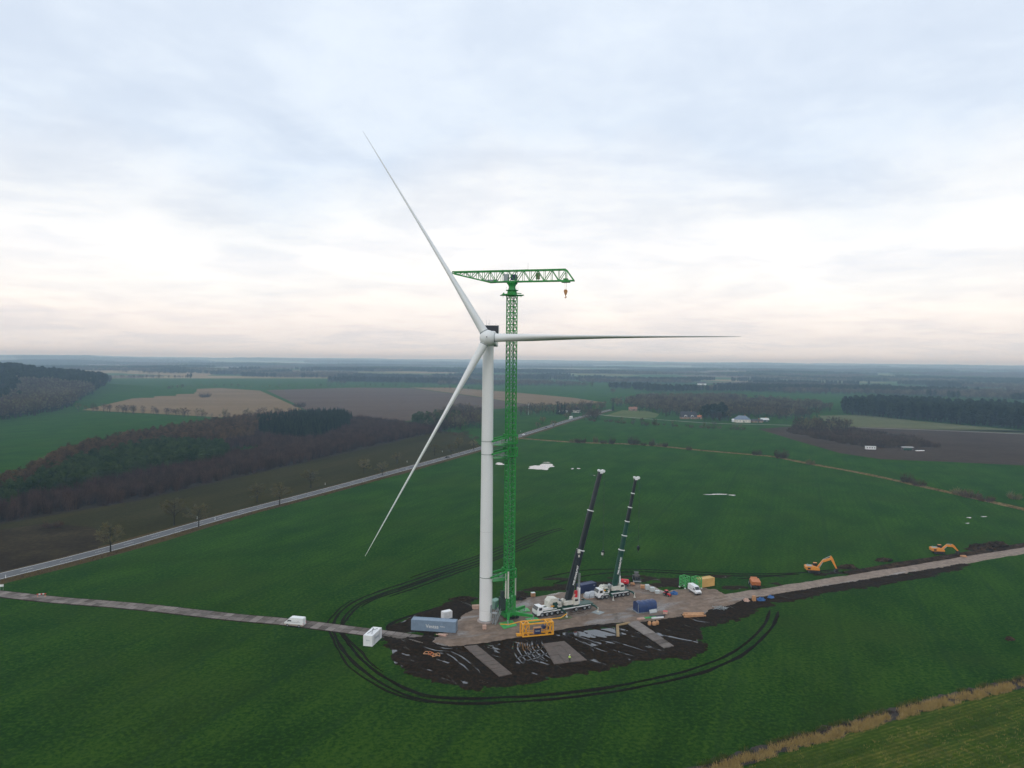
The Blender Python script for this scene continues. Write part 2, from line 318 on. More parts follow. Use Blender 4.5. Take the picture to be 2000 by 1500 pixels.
VERGE = field_mat('dry_verge', [(.040, .032, .012), (.085, .056, .024), (.060, .066, .018)], .25, fine=1.2, bump=.15)
MUD = wet_mat('churned_mud', (.017, .0095, .0036), (.009, .0055, .003), .28, .63, stretch=(.45, 1.8), rot=2.2, rough_wet=.3, spec=.4)
SOIL = wet_mat('dark_topsoil', (.021, .0125, .006), (.012, .0075, .004), .3, .62, rough_wet=.3)
GRAVEL = wet_mat('wet_gravel', (.205, .150, .112), (.125, .092, .068), .10, .50, rough_dry=.8, rough_wet=.2, stretch=(.5, 1.6), rot=.35, bump=.03, con=1.35, fsc=.35)
TRACKG = wet_mat('track_gravel', (.25, .195, .155), (.14, .108, .085), .12, .56, rough_dry=.8, rough_wet=.28, stretch=(.25, 1.8), rot=yaw_of(G(1500, 1156), G(1900, 1091)), bump=.03, con=1.3, fsc=.5)
HEAP = field_mat('earth_heap', [(.012, .008, .005), (.034, .022, .013), (.075, .048, .030)], .3, con=.12, fine=1.6, bump=.2)
ASPH = field_mat('asphalt', [(.115, .118, .122), (.14, .142, .147), (.165, .167, .17)], .08, fine=.7, rough=.8)
SIDE = field_mat('lane_surface', [(.20, .19, .18), (.24, .23, .215), (.28, .265, .25)], .08, fine=.5, rough=.85)
LINE = M('road_paint', (.72, .72, .70), var=.08)
WATER = M('puddle_water', (.030, .027, .026), .04, .2, .3, spec=1.0)
PALEW = M('pale_flood_water', (.24, .235, .235), .10, .12, .08, spec=1.0)
MATW = M('timber_mat', (.105, .075, .057), .6, .3, .6, dirt=.5, bump=.01)
WHITE = M('turbine_white', (.78, .78, .76), .42, .03, .15)
VANW = M('white_paint', (.80, .80, .79), .28, .04, 1.0)
VAND = M('white_paint_road_dirt', (.42, .34, .28), .5, .2, 2.0)
CREAM = M('crane_white', (.66, .64, .56), .4, .08, 1.2, dirt=.3)
CGREEN = M('crane_green', (.013, .255, .028), .5, .25, .7, dirt=.3, dirtcol=(.02, .10, .03))
CGREEN2 = M('crane_green_pale', (.07, .40, .10), .5, .2, 1.0, dirt=.25)
BGREEN = M('dark_green_paint', (.008, .055, .033), .4, .2, .8)
BBLACK = M('black_boom_paint', (.014, .017, .019), .4, .25, .6)
BGREY = M('dark_grey_boom', (.026, .028, .031), .45, .2, .6)
BLACK = M('black_rubber', (.014, .013, .013), .8, .3, 3.0, dirt=.3)
GLASS = M('dark_glass', (.012, .016, .02), .06, .2, 1.0, spec=.9)
STEEL = M('galvanised_steel', (.34, .36, .36), .45, .2, 2.0, metal=.4)
GREYP = M('grey_paint', (.30, .33, .33), .5, .15, 1.5, dirt=.2)
CONC = M('concrete', (.36, .30, .27), .85, .15, 1.0, bump=.01, dirt=.3)
YELLOW = M('yoke_yellow', (.78, .36, .018), .45, .12, 1.0)
ORANGE = M('machine_orange', (.72, .27, .035), .4, .12, 1.0, dirt=.2)
RUST = M('rust_orange', (.50, .16, .05), .6, .2, 1.5, dirt=.3)
WOOD = M('raw_timber', (.50, .26, .12), .75, .22, 1.5)
SLATE = M('container_blue_grey', (.20, .27, .35), .5, .12, .8, dirt=.12)
NAVY = M('container_navy', (.022, .032, .095), .45, .15, .8)
NAVYT = M('navy_tarpaulin', (.020, .042, .125), .38, .3, .7, bump=.05, bscale=1.4)
TANC = M('container_tan', (.62, .38, .12), .55, .15, .6, dirt=.25, dirtcol=(.3, .15, .05))
RED = M('machine_red', (.62, .022, .030), .35, .15, 1.2)
BLUE = M('blue_plastic', (.028, .11, .30), .45, .2, 1.5)
SILVER = M('silver_tarpaulin', (.50, .52, .54), .5, .15, .8, bump=.05, bscale=1.5)
PGREY = M('pale_grey_crate', (.52, .55, .54), .6, .12, 1.0)
PINK = M('pinkish_board', (.55, .36, .28), .7, .15, 1.5)
HIVIS = M('hi_vis_yellow', (.60, .85, .10), .6, .1, 3.0)
CLOTH = M('dark_workwear', (.025, .028, .038), .85, .2, 3.0)
SKIN = M('skin', (.42, .25, .18), .6, .1, 4.0)
BRASS = M('hook_orange', (.42, .19, .05), .5, .2, 2.0)
PLATE = veg_mat('steel_road_plate', (.10, .082, .070), (.27, .235, .21), .6)
BARK = veg_mat('bark', (.022, .018, .012), (.045, .038, .026))
T_OLIVE = veg_mat('twigs_olive', (.095, .083, .038), (.18, .155, .075))
T_BROWN = veg_mat('twigs_brown', (.036, .025, .015), (.115, .080, .050))
T_PURP = veg_mat('twigs_purple_brown', (.034, .020, .013), (.105, .062, .043))
T_RUST = veg_mat('larch_rust', (.048, .031, .014), (.15, .088, .038))
T_PINE = veg_mat('pine_needles', (.008, .016, .006), (.032, .048, .016))
T_PINE2 = veg_mat('young_pine_needles', (.018, .040, .008), (.064, .098, .024))
T_DRY = veg_mat('dry_grass', (.24, .165, .050), (.62, .46, .19))
T_GRN = veg_mat('green_grass_tuft', (.050, .080, .012), (.13, .14, .030))
T_VERGE = veg_mat('verge_grass', (.055, .046, .016), (.17, .118, .050))
T_RED = veg_mat('red_brown_stems', (.038, .022, .017), (.075, .044, .030))

# ------------------------------------------------------------------ the land
def far_fields():
    m = bpy.data.materials.new('distant_fields'); m.use_nodes = True; t = m.node_tree; b = t.nodes['Principled BSDF']; b.inputs['Roughness'].default_value = 1; b.inputs['Specular IOR Level'].default_value = 0
    ge = N(t, 'ShaderNodeNewGeometry'); mp = N(t, 'ShaderNodeMapping'); mp.inputs['Scale'].default_value = (1 / 520, 1 / 300, 0); mp.inputs['Rotation'].default_value = (0, 0, .3); L(t, ge.outputs['Position'], mp.inputs[0])
    vo = N(t, 'ShaderNodeTexVoronoi', inp={'Scale': 1.0, 'Randomness': .9}); L(t, mp.outputs[0], vo.inputs['Vector'])
    se = N(t, 'ShaderNodeSeparateColor'); L(t, vo.outputs['Color'], se.inputs[0])
    r = ramp(t, [(0, (.030, .085, .022)), (.30, (.055, .105, .035)), (.48, (.13, .135, .055)), (.62, (.24, .18, .10)), (.76, (.12, .088, .065)), (.88, (.05, .105, .035))], 'CONSTANT'); L(t, se.outputs[0], r.inputs[0])
    no = N(t, 'ShaderNodeTexNoise', inp={'Scale': .02, 'Detail': 4.0}); L(t, ge.outputs['Position'], no.inputs['Vector'])
    r2 = ramp(t, [(.3, (.8, .8, .8)), (.7, (1.15, 1.15, 1.15))]); L(t, no.outputs[0], r2.inputs[0])
    mx = N(t, 'ShaderNodeMix', data_type='RGBA', blend_type='MULTIPLY'); mx.inputs[0].default_value = 1; L(t, r.outputs[0], mx.inputs[6]); L(t, r2.outputs[0], mx.inputs[7]); L(t, mx.outputs[2], b.inputs['Base Color'])
    return m
na = 288; radii = [0.0] + list(np.geomspace(30, 30000, 150)); V = [(0, 0, 0)]
for r_ in radii[1:]:
    a = np.arange(na) * 2 * math.pi / na; x = r_ * np.cos(a); y = r_ * np.sin(a); V += list(zip(x, y, terrain(x, y)))
F = [(0, 1 + i, 1 + (i + 1) % na, 1 + (i + 1) % na) for i in range(na)]
g = MB(); tri = [(0, 1 + i, 1 + (i + 1) % na) for i in range(na)]; quads = []; farq = []
for k in range(len(radii) - 2):
    o = 1 + k * na
    for i in range(na):
        j = (i + 1) % na; quads.append((o + i, o + na + i, o + na + j, o + j)); farq.append(radii[k + 1] > 2600)
me = bpy.data.meshes.new('ground'); me.from_pydata(V, [], tri + quads); me.materials.append(GRASS); me.materials.append(far_fields())
me.polygons.foreach_set('material_index', [0] * len(tri) + [int(q) for q in farq]); me.polygons.foreach_set('use_smooth', [True] * len(me.polygons)); me.update()
ground = tag(link('ground', me), 'green winter crop and distant farmland reaching the horizon', None, None, 'structure')

def sheet(name, pix, z, mat, label):
    P = [G(*p) for p in pix]; m = MB(); n = len(P)
    m.add([(p.x, p.y, z) for p in P], [tuple(range(n))])
    me_ = m.mesh(name); me_.materials.append(mat)
    if me_.polygons[0].normal.z < 0: me_.flip_normals()
    return tag(link(name, me_), label, None, None, 'structure')
sheet('rough_field', [(-160, 1165), (0, 1119), (200, 1070), (450, 1000), (600, 962), (750, 922), (940, 871), (905, 846), (865, 842), (700, 880), (560, 912), (420, 943), (270, 978), (140, 1000), (0, 1024), (-160, 1052)], .05, OLIVE, 'dull olive rough field between the road and the young plantation')
sheet('boggy_field', [(-160, 1164), (0, 1118), (100, 1094), (190, 1071), (215, 1050), (180, 1030), (90, 1022), (0, 1035), (-160, 1070)], .09, BOG, 'dark boggy ground beside the road')
sheet('plantation_floor', [(-160, 1052), (0, 1024), (140, 1000), (270, 978), (420, 943), (560, 912), (700, 880), (865, 842), (850, 832), (690, 825), (590, 812), (437, 826), (245, 858), (70, 912), (0, 945), (-160, 985)], .05, FLOOR, 'brown floor of the young plantation')
sheet('plantation_clearing', [(440, 872), (460, 866), (490, 864), (512, 867), (495, 876), (455, 880)], .09, GRASS, 'small green clearing inside the plantation')
sheet('stubble_field', [(160, 801), (300, 808), (430, 815), (520, 812), (592, 800), (560, 786), (508, 763), (430, 758), (340, 761), (260, 778)], .05, TAN, 'tan stubble field with a single grove')
sheet('ploughed_field', [(600, 803), (690, 818), (760, 826), (860, 815), (960, 800), (1040, 792), (930, 775), (800, 758), (700, 757), (520, 762), (575, 788)], .05, PLOUGH, 'brown ploughed field left of the tower')
sheet('tan_field', [(1042, 792), (1186, 787), (1120, 777), (1000, 766), (880, 757), (800, 757), (930, 774)], .06, TAN, 'tan field behind the crane')
sheet('dark_ploughed_field', [(1480, 838), (1560, 862), (1640, 885), (1720, 897), (1850, 902), (2100, 914), (2100, 852), (1900, 840), (1664, 834), (1560, 832)], .05, PLOUGH2, 'dark ploughed field around the scrub')
sheet('pale_meadow', [(1600, 812), (1680, 810), (1800, 823), (2000, 841), (2100, 849), (2100, 843), (2000, 847), (1800, 838), (1640, 833), (1610, 822)], .07, STRAW, 'pale meadow in front of the conifer belt')
sheet('lime_meadow', [(1180, 812), (1215, 801), (1262, 802), (1288, 809), (1280, 816), (1240, 817)], .05, LIME, 'lime green meadow beside the road bend')
sheet('corner_meadow', [(1330, 1540), (1500, 1484), (1700, 1418), (1900, 1368), (2150, 1316), (2500, 1500), (2500, 2100), (900, 2100)], .05, ROUGH, 'rough yellow green meadow in the near corner')

# the country road
road_c = smooth_path([G(*p) for p in [(-220, 1180), (-60, 1141), (0, 1126), (200, 1076), (450, 1006), (600, 967), (750, 927), (940, 875), (1035, 845), (1120, 818.5), (1160, 808.5), (1195, 800)]], 8)
road = tag(ribbon(road_c, [(-3.6, .10), (3.6, .10)]).build('road', ASPH), 'grey two-lane country road crossing behind the field', None, None, 'structure')
for s_ in (-1, 1): ribbon(road_c, [(s_ * 3.25 - .13, .114), (s_ * 3.25 + .13, .114)]).build('edge_line', LINE, road)
dash = MB(); rp = smooth_path(road_c, 1.0); acc = 0; k = 0
Sd = side_vecs(rp)
for i in range(0, len(rp) - 5, 12):
    a, b = rp[i], rp[i + 4]; s_ = Sd[i] * .07; dash.add([(a + s_) + Vector((0, 0, .114)), (a - s_) + Vector((0, 0, .114)), (b - s_) + Vector((0, 0, .114)), (b + s_) + Vector((0, 0, .114))], [(0, 1, 2, 3)])
tag(dash.build('centre_line', LINE, road), kind='stuff')
tag(ribbon(road_c, [(-9.0, .07), (-7.5, .075), (-3.9, .08), (3.9, .08), (5.0, .075), (5.8, .07)], wob=.12).build('road_verge', VERGE), 'orange brown dry verge along the country road', None, None, 'structure')
lane = smooth_path([G(*p) for p in [(1160, 808.5), (1190, 812), (1250, 817), (1320, 822), (1400, 827), (1520, 830), (1640, 834), (1800, 839.5), (2000, 848), (2150, 855)]], 10)
tag(ribbon(lane, [(-2.6, .10), (2.6, .10)]).build('lane', SIDE), 'narrow pale lane passing the farmhouses', None, None, 'structure')
# field boundary bank with dry grass
bank_p = smooth_path([G(*p) for p in [(990, 854), (1012, 856), (1120, 864), (1235, 868), (1300, 873), (1370, 880), (1475, 889), (1514, 893), (1592, 908), (1680, 924), (1760, 941), (1880, 968), (2000, 995), (2150, 1030)]], 5)
tag(ribbon(bank_p, [(-2.3, -.05), (-1.4, .35), (0, .1), (1.2, .5), (2.2, -.05)], wob=.4, seed=4).build('field_bank', BANKM), 'low bank of dry grass dividing the green fields', None, None, 'structure')

# ------------------------------------------------------------------ site ground
PZ = .2
def pad_poly(pix): return [(p.x, p.y) for p in (G(*q) for q in pix)]
gravel_poly = pad_poly([(846, 1246), (880, 1226), (893, 1204), (925, 1187), (985, 1175), (1050, 1163), (1100, 1156), (1170, 1148), (1225, 1138), (1268, 1141), (1300, 1153), (1330, 1149), (1372, 1146), (1400, 1152), (1425, 1162), (1452, 1170), (1440, 1181), (1392, 1192), (1380, 1201), (1330, 1206), (1300, 1211), (1262, 1216), (1215, 1218), (1160, 1222), (1105, 1231), (1060, 1240), (1010, 1248), (950, 1258), (905, 1264), (868, 1266), (840, 1256)])
mud_poly = pad_poly([(735, 1240), (758, 1264), (757, 1284), (775, 1301), (800, 1318), (850, 1338), (905, 1347), (960, 1349), (1010, 1342), (1070, 1333), (1110, 1325), (1180, 1309), (1250, 1292), (1300, 1288), (1350, 1293), (1380, 1272), (1376, 1245), (1368, 1227), (1420, 1218), (1470, 1201), (1512, 1181), (1600, 1165), (1700, 1149), (1800, 1131), (1860, 1118), (1900, 1104), (1860, 1096), (1700, 1120), (1560, 1143), (1450, 1166), (1300, 1190), (1050, 1225), (880, 1240), (790, 1243)])
mud2_poly = pad_poly([(748, 1229), (775, 1212), (835, 1192), (880, 1172), (903, 1166), (925, 1178), (950, 1195), (905, 1226), (880, 1241), (800, 1238)])
mud3_poly = pad_poly([(985, 1176), (1003, 1148), (1045, 1139), (1105, 1126), (1165, 1117), (1240, 1118), (1310, 1122), (1400, 1125), (1450, 1128), (1510, 1124), (1570, 1117), (1640, 1112), (1660, 1122), (1560, 1142), (1440, 1166), (1380, 1153), (1320, 1152), (1240, 1146), (1150, 1156), (1010, 1180)])
puddles = [pad_poly(q) for q in ([(952, 1257), (980, 1256), (984, 1286), (966, 1284), (957, 1270)], [(1072, 1243), (1110, 1232), (1200, 1223), (1226, 1238), (1190, 1246), (1130, 1245)], [(1004, 1258), (1040, 1252), (1085, 1262), (1070, 1298), (1035, 1295), (1000, 1300)], [(870, 1305), (900, 1302), (905, 1316), (868, 1312)], [(1150, 1250), (1200, 1252), (1195, 1262), (1150, 1262)], [(770, 1215), (800, 1203), (806, 1212), (775, 1224)], [(1215, 1280), (1245, 1283), (1230, 1293)])]
def patch(name, poly, step, zf, mat, label, skirt=2.0):
    P = np.array(poly); x0, y0 = P.min(0) - skirt; x1, y1 = P.max(0) + skirt
    xs = np.arange(x0, x1 + step, step); ys = np.arange(y0, y1 + step, step); X, Y = np.meshgrid(xs, ys); D = sdist(X, Y, poly); Z = zf(X, Y, D)
    keep = (D[:-1, :-1] > -skirt) | (D[1:, 1:] > -skirt); nx = len(xs); idx = np.arange(X.size).reshape(X.shape)
    q = np.stack([idx[:-1, :-1], idx[:-1, 1:], idx[1:, 1:], idx[1:, :-1]], -1)[keep]
    used = np.unique(q); mp = np.full(X.size, -1); mp[used] = np.arange(len(used))
    me_ = np_mesh(name, np.stack([X.ravel(), Y.ravel(), Z.ravel()], 1)[used], mp[q], mat, True)
    return tag(link(name, me_), label, None, None, 'structure')
east = smooth_path([G(*p) for p in [(1385, 1176), (1440, 1166), (1500, 1156), (1600, 1140), (1700, 1124), (1800, 1108), (1900, 1091), (2000, 1075), (2150, 1052)]], 1.2)
_es = side_vecs(east); east_poly = [(p.x + n.x * 2.7, p.y + n.y * 2.7) for p, n in zip(east[::4], _es[::4])] + [(p.x - n.x * 2.7, p.y - n.y * 2.7) for p, n in reversed(list(zip(east[::4], _es[::4])))]
def gravel_z(X, Y, D): return -.12 + np.clip((D + (fbm(X / 2.2, Y / 2.2) - .5) * 2.4) / 1.4, 0, 1) * .30 + (fbm(X / 1.7, Y / 5, 4) - .5) * .10
def mud_z(amp, edge, patchy=False):
    def f(X, Y, D):
        e = np.minimum(D, 5) + (fbm(X / 9, Y / 3.5) - .68) * edge if patchy else D + (fbm(X / 3.1, Y / 3.1) - .5) * edge + (fbm(X / .9, Y / .9, 2) - .5) * 1.6; c, s_ = math.cos(-.95), math.sin(-.95)
        u = X * c - Y * s_; v = X * s_ + Y * c
        z = -.12 + np.clip(e / 1.2, 0, 1) * (.21 if patchy else .27) + (fbm(u / .75, v / 7.5, 3) - .5) * amp * np.clip(e / 3, 0, 1) + (fbm(X / 1.4, Y / 1.4, 3) - .5) * .12 * np.clip(e, 0, 1)
        for p in puddles: z = z - .14 * np.clip((sdist(X, Y, p) + .8) / 2.2, 0, 1)
        z = np.where(in_poly(X, Y, east_poly), np.minimum(z, .03), z)
        return np.where(sdist(X, Y, gravel_poly) > .6, np.minimum(z, .02), z)
    return f
patch('gravel_pad', gravel_poly, .6, gravel_z, GRAVEL, 'wet brown gravel hardstand under the cranes')
patch('mud_flat', mud_poly, .4, mud_z(.46, 5.0), MUD, 'churned dark mud in front of the gravel pad')
patch('mud_bank', mud2_poly, .55, mud_z(.40, 6.0), MUD, 'dark mud between the grass and the blue grey container')
patch('mud_strip', mud3_poly, .6, mud_z(.25, 24.0, True), SOIL, 'patchy dark soil behind the cranes')
def water(pix_poly, z, name, label, mat=WATER, seed=1, shrink=0.0):
    P = pad_poly(pix_poly); m = MB(); n = len(P); m.add([(x, y, z) for x, y in P], [tuple(range(n))]); me_ = m.mesh(name); me_.materials.append(mat)
    if me_.polygons[0].normal.z < 0: me_.flip_normals()
    return tag(link(name, me_), label, None, None, 'structure')
water([(765, 1268), (770, 1295), (850, 1330), (960, 1340), (1100, 1318), (1250, 1286), (1340, 1284), (1365, 1262), (1358, 1235), (1300, 1222), (1200, 1226), (1100, 1236), (1000, 1254), (900, 1268)], .022, 'puddle_water', 'shallow water standing in the churned mud')
water([(765, 1228), (800, 1206), (880, 1180), (905, 1190), (890, 1225), (800, 1236)], .018, 'puddle_water', 'shallow water beside the blue grey container')
def pond(u, v, ru, rv, label, seed, mat=PALEW):
    q = np.random.RandomState(seed); m = MB(); pts = []; n = 36; ph = q.rand(6) * 6.28
    for i in range(n):
        a = 2 * math.pi * i / n; f = 1 + .22 * math.sin(2 * a + ph[0]) + .16 * math.sin(3 * a + ph[1]) + .12 * math.sin(5 * a + ph[2]) + .10 * math.sin(9 * a + ph[3])
        f *= 1 if ru > 20 else .68; p = G(u + ru * f * math.cos(a), v + rv * f * math.sin(a)); pts.append((p.x, p.y, .02))
    m.add(pts, [tuple(range(n))]); me_ = m.mesh('flood_water'); me_.materials.append(mat)
    if me_.polygons[0].normal.z < 0: me_.flip_normals()
    return tag(link('flood_water', me_), label, None, None, 'structure')
pond(1058, 912, 24, 5.0, 'large pale flooded hollow in the green field', 3); pond(1068, 903, 9, .8, 'thin flooded streak above the large hollow', 5); pond(976, 906, 13, 3, 'pale flood water beside the lattice mast', 8)
for i_, (u_, v_, a_, b_, t_) in enumerate([(1118, 915.5, 4, 1.2, 'small flooded patch right of the large hollow'), (1130, 915, 5, 1.2, 'second small flooded patch right of the large hollow'), (1161, 928.5, 2.5, .6, 'tiny puddle left of the tall boom tip'),
        (1400, 965.5, 22, .9, 'long thin puddle in the field'), (1430, 967, 10, 1.2, 'puddle at the end of the long thin one'), (1893, 1011, 8, 1.0, 'puddle before the right hedge'), (1922, 1009, 7, 1.0, 'puddle nearest the right hedge'), (1890, 1022, 5, 1.0, 'lowest puddle before the right hedge'),
        (140, 1052, 7, 2, 'wet patch in the boggy ground'), (158, 1051, 6, 1.6, 'bright wet patch in the boggy ground'), (130, 1066, 9, 2, 'wet hollow nearest the road in the bog'), (95, 1060, 9, 2, 'wet hollow in the middle of the bog'), (10, 1060, 8, 1.8, 'wet hollow at the bog end'), (255, 1034, 5, .9, 'small wet streak by the roadside tree'),
        (697, 810, 6, 1.2, 'puddle at the corner of the ploughed field'), (722, 816, 10, 1.0, 'second puddle at the ploughed field corner')]):
    pond(u_, v_, a_, b_, t_, 20 + i_)
# access track of road plates
acc_p = smooth_path([G(*p) for p in [(-120, 1150), (-40, 1155), (0, 1160), (100, 1171), (200, 1179), (300, 1188), (450, 1205), (560, 1215), (680, 1230), (760, 1240), (830, 1250), (880, 1256)]], .5)
track = tag(ribbon(acc_p, [(-2.9, -.02), (-2.4, .05), (2.4, .05), (2.9, -.02)], wob=.06).build('access_track', SOIL), 'access track of steel road plates across the crop', None, None, 'structure')
pm = MB().box((0, 0, 0), (2.2, 2.24, .05)).mesh('road_plate'); pm.materials.append(PLATE)
acc_p = smooth_path(acc_p, .08); Sa = side_vecs(acc_p); dist = 0; nextd = 0
for i in range(1, len(acc_p)):
    dist += (acc_p[i] - acc_p[i - 1]).length
    if dist >= nextd:
        nextd += 2.34
        hd = math.atan2(-Sa[i].x, Sa[i].y)
        for s_ in (-1, 1):
            o = link('road_plate', pm, track); p = acc_p[i] + Sa[i] * (s_ * 1.18 + rnd.uniform(-.05, .05)); o.location = (p.x, p.y, .085 + rnd.uniform(-.008, .008)); o.rotation_euler = (rnd.uniform(-.006, .006), rnd.uniform(-.006, .006), hd + rnd.uniform(-.02, .02))
# eastern gravel track
tag(ribbon(east, [(-3.6, -.06), (-2.6, .2), (-1.2, .16), (0, .22), (1.2, .16), (2.6, .2), (3.6, -.06)], wob=.14, seed=9).build('gravel_track', TRACKG), 'pale gravel track leaving the site', None, None, 'structure')
bankp = smooth_path([G(*p) for p in [(1650, 1121), (1700, 1113), (1760, 1103), (1830, 1092), (1900, 1081), (1960, 1072), (2060, 1056)]], 1.5)
tag(ribbon(bankp, [(-2.4, -.05), (-1.3, .5), (-.2, .25), (.8, .75), (1.6, .4), (2.6, -.05)], wob=.3, seed=3).build('soil_bank', HEAP), 'dark bank of spoil along the gravel track', None, None, 'structure')
# wheel ruts: each rut a strip with raised edges
RUT = wet_mat('wet_rut', (.010, .0062, .003), (.005, .0033, .002), .35, .70, rough_wet=.3, spec=.25)
loop = [(1512, 1192), (1500, 1222), (1468, 1256), (1420, 1286), (1350, 1313), (1250, 1336), (1150, 1352), (1030, 1364), (900, 1368), (820, 1360), (755, 1332), (702, 1294), (672, 1258), (660, 1230), (666, 1205), (695, 1178), (740, 1158), (800, 1138), (860, 1117), (930, 1094), (1010, 1064), (1050, 1047), (1085, 1036), (1100, 1033)]
Lp = smooth_path([G(*p) for p in loop], 1.0); Sv = side_vecs(Lp)
def offp(P, S, o, a=0.0, b=1.0, jit=.22, seed=0):
    q = np.random.RandomState(seed); n = len(P); i0, i1 = int(a * n), int(b * n); ph = q.rand() * 9
    return [P[i] + S[i] * (o + jit * 3 * (float(fbm(i / 14 + ph, ph)) - .5)) for i in range(i0, i1)]
def rut(P, wd, name, label, seed):
    tag(ribbon(P, [(-wd * .75, -.01), (-wd * .5, .09), (-wd * .3, .03), (wd * .3, .03), (wd * .5, .09), (wd * .75, -.01)], wob=.42, seed=seed, taper=True).build('wheel_rut', RUT), label, None, None, 'structure')
rut(offp(Lp, Sv, 1.15, seed=1), .56, 0, 'outer wheel rut looping round the mud', 1); rut(offp(Lp, Sv, -1.15, seed=2), .56, 0, 'inner wheel rut looping round the mud', 2)
rut(offp(Lp, Sv, -3.2, .60, .93, .5, 3), .6, 0, 'third rut curving behind the tower', 3); rut(offp(Lp, Sv, -5.2, .64, .90, .6, 4), .5, 0, 'fourth rut curving behind the tower', 4); rut(offp(Lp, Sv, 3.4, .70, .97, .5, 5), .5, 0, 'far rut ending in the open field', 5)
rut(offp(Lp, Sv, 1.5, .02, .42, .8, 11), .4, 0, 'faint rut crossing the outer wheel rut', 11); rut(offp(Lp, Sv, -.8, .10, .55, .9, 12), .4, 0, 'faint rut crossing the inner wheel rut', 12); rut(offp(Lp, Sv, 2.2, .38, .62, .7, 13), .35, 0, 'shallow rut outside the loop near the track', 13); rut(offp(Lp, Sv, -2.0, .44, .75, .8, 14), .4, 0, 'shallow rut inside the loop near the track', 14)
for i_, (pp, wd, t_) in enumerate([([(905, 1170), (870, 1182), (820, 1198), (780, 1210), (757, 1223), (757, 1232)], .8, 'short curved rut by the white box'), ([(912, 1172), (880, 1184), (832, 1202), (795, 1214), (770, 1226), (768, 1234)], .7, 'second short curved rut by the white box'),
        ([(1060, 1129), (1140, 1114), (1240, 1112), (1340, 1116), (1450, 1121), (1560, 1119)], .5, 'faint rut behind the cranes'), ([(1080, 1140), (1160, 1122), (1250, 1117), (1350, 1121), (1450, 1125), (1560, 1122)], .6, 'darker rut behind the cranes'), ([(1440, 1131), (1500, 1126), (1570, 1118), (1640, 1112)], .5, 'rut leading to the near excavator')]):
    rut(smooth_path([G(*p) for p in pp], 1.0), wd, 0, t_, 30 + i_)

# water standing in the fresh wheel marks of the mud
def rut_water(pts, wd, seed):
    P = smooth_path([G(u, v, .17) for u, v in pts], .6); q = random.Random(seed)
    S = side_vecs(P); V_ = []; F_ = []
    for i, (p, s_) in enumerate(zip(P, S)):
        k = wd * .5 * max(.12, min(1, i * .3, (len(P) - 1 - i) * .3)) * q.uniform(.45, 1.25); o = (float(fbm(i / 5 + seed, seed * .7)) - .5) * .5
        V_ += [(p.x + s_.x * (o - k), p.y + s_.y * (o - k), p.z), (p.x + s_.x * (o + k), p.y + s_.y * (o + k), p.z)]
    for i in range(len(P) - 1): F_.append((2 * i + 1, 2 * i, 2 * i + 2, 2 * i + 3))
    tag(MB().add(V_, F_).build('rut_water', WATER), 'water shining in a wheel mark of the churned mud', None, None, 'structure')
    tag(ribbon(P, [(-wd * 1.3, -.12), (-wd * .75, .05), (-wd * .5, -.04), (wd * .5, -.04), (wd * .75, .05), (wd * 1.3, -.12)], wob=.35, seed=seed, taper=True).build('mud_ridge', MUD), 'mud pushed up beside a wheel mark', None, None, 'structure')
for k in range(7): rut_water([(1003 + 9 * k, 1256 - k), (1001 + 10 * k, 1268 - k), (1008 + 11 * k, 1282 - k), (1022 + 11 * k, 1297 - 2 * k)], .42, 50 + k)
for k, p in enumerate([[(1062, 1262), (1048, 1272), (1020, 1282), (996, 1287)], [(1075, 1272), (1050, 1284), (1018, 1292)], [(1100, 1241), (1122, 1247), (1150, 1262), (1160, 1272)], [(1112, 1239), (1140, 1246), (1170, 1258)], [(1130, 1250), (1165, 1266), (1200, 1280)], [(1180, 1262), (1215, 1275), (1245, 1283)], [(880, 1272), (905, 1285), (930, 1305), (938, 1316)], [(870, 1275), (893, 1290), (915, 1310)], [(825, 1262), (850, 1270), (880, 1272)], [(835, 1258), (868, 1266), (893, 1266)], [(1190, 1250), (1230, 1262), (1262, 1272)], [(1330, 1200), (1360, 1212), (1390, 1216)]]):
    rut_water(p, .45, 80 + k)
# ------------------------------------------------------------------ plants
def quads_from(A, D, Ln, W, rs):
    A = np.asarray(A, float); D = np.asarray(D, float); D /= np.linalg.norm(D, axis=1, keepdims=True) + 1e-9
    R = rs.randn(len(A), 3); S = np.cross(D, R); S /= np.linalg.norm(S, axis=1, keepdims=True) + 1e-9
    W = np.broadcast_to(np.asarray(W, float), (len(A),))[:, None]; Ln = np.broadcast_to(np.asarray(Ln, float), (len(A),))[:, None]; B = A + D * Ln
    V = np.stack([A - S * W / 2, A + S * W / 2, B + S * W * .25, B - S * W * .25], 1).reshape(-1, 3)
    return V, np.arange(len(V)).reshape(-1, 4)
def mesh2(name, parts):                              # parts: (V, F4, material)
    V = np.concatenate([p[0] for p in parts]); F = []; mi = []; o = 0
    for k, (v, f, m_) in enumerate(parts): F.append(np.asarray(f) + o); mi += [k] * len(f); o += len(v)
    me_ = np_mesh(name, V, np.concatenate(F), parts[0][2]); me_.materials.clear()
    for p in parts: me_.materials.append(p[2])
    me_.polygons.foreach_set('material_index', mi); me_.update(); return me_
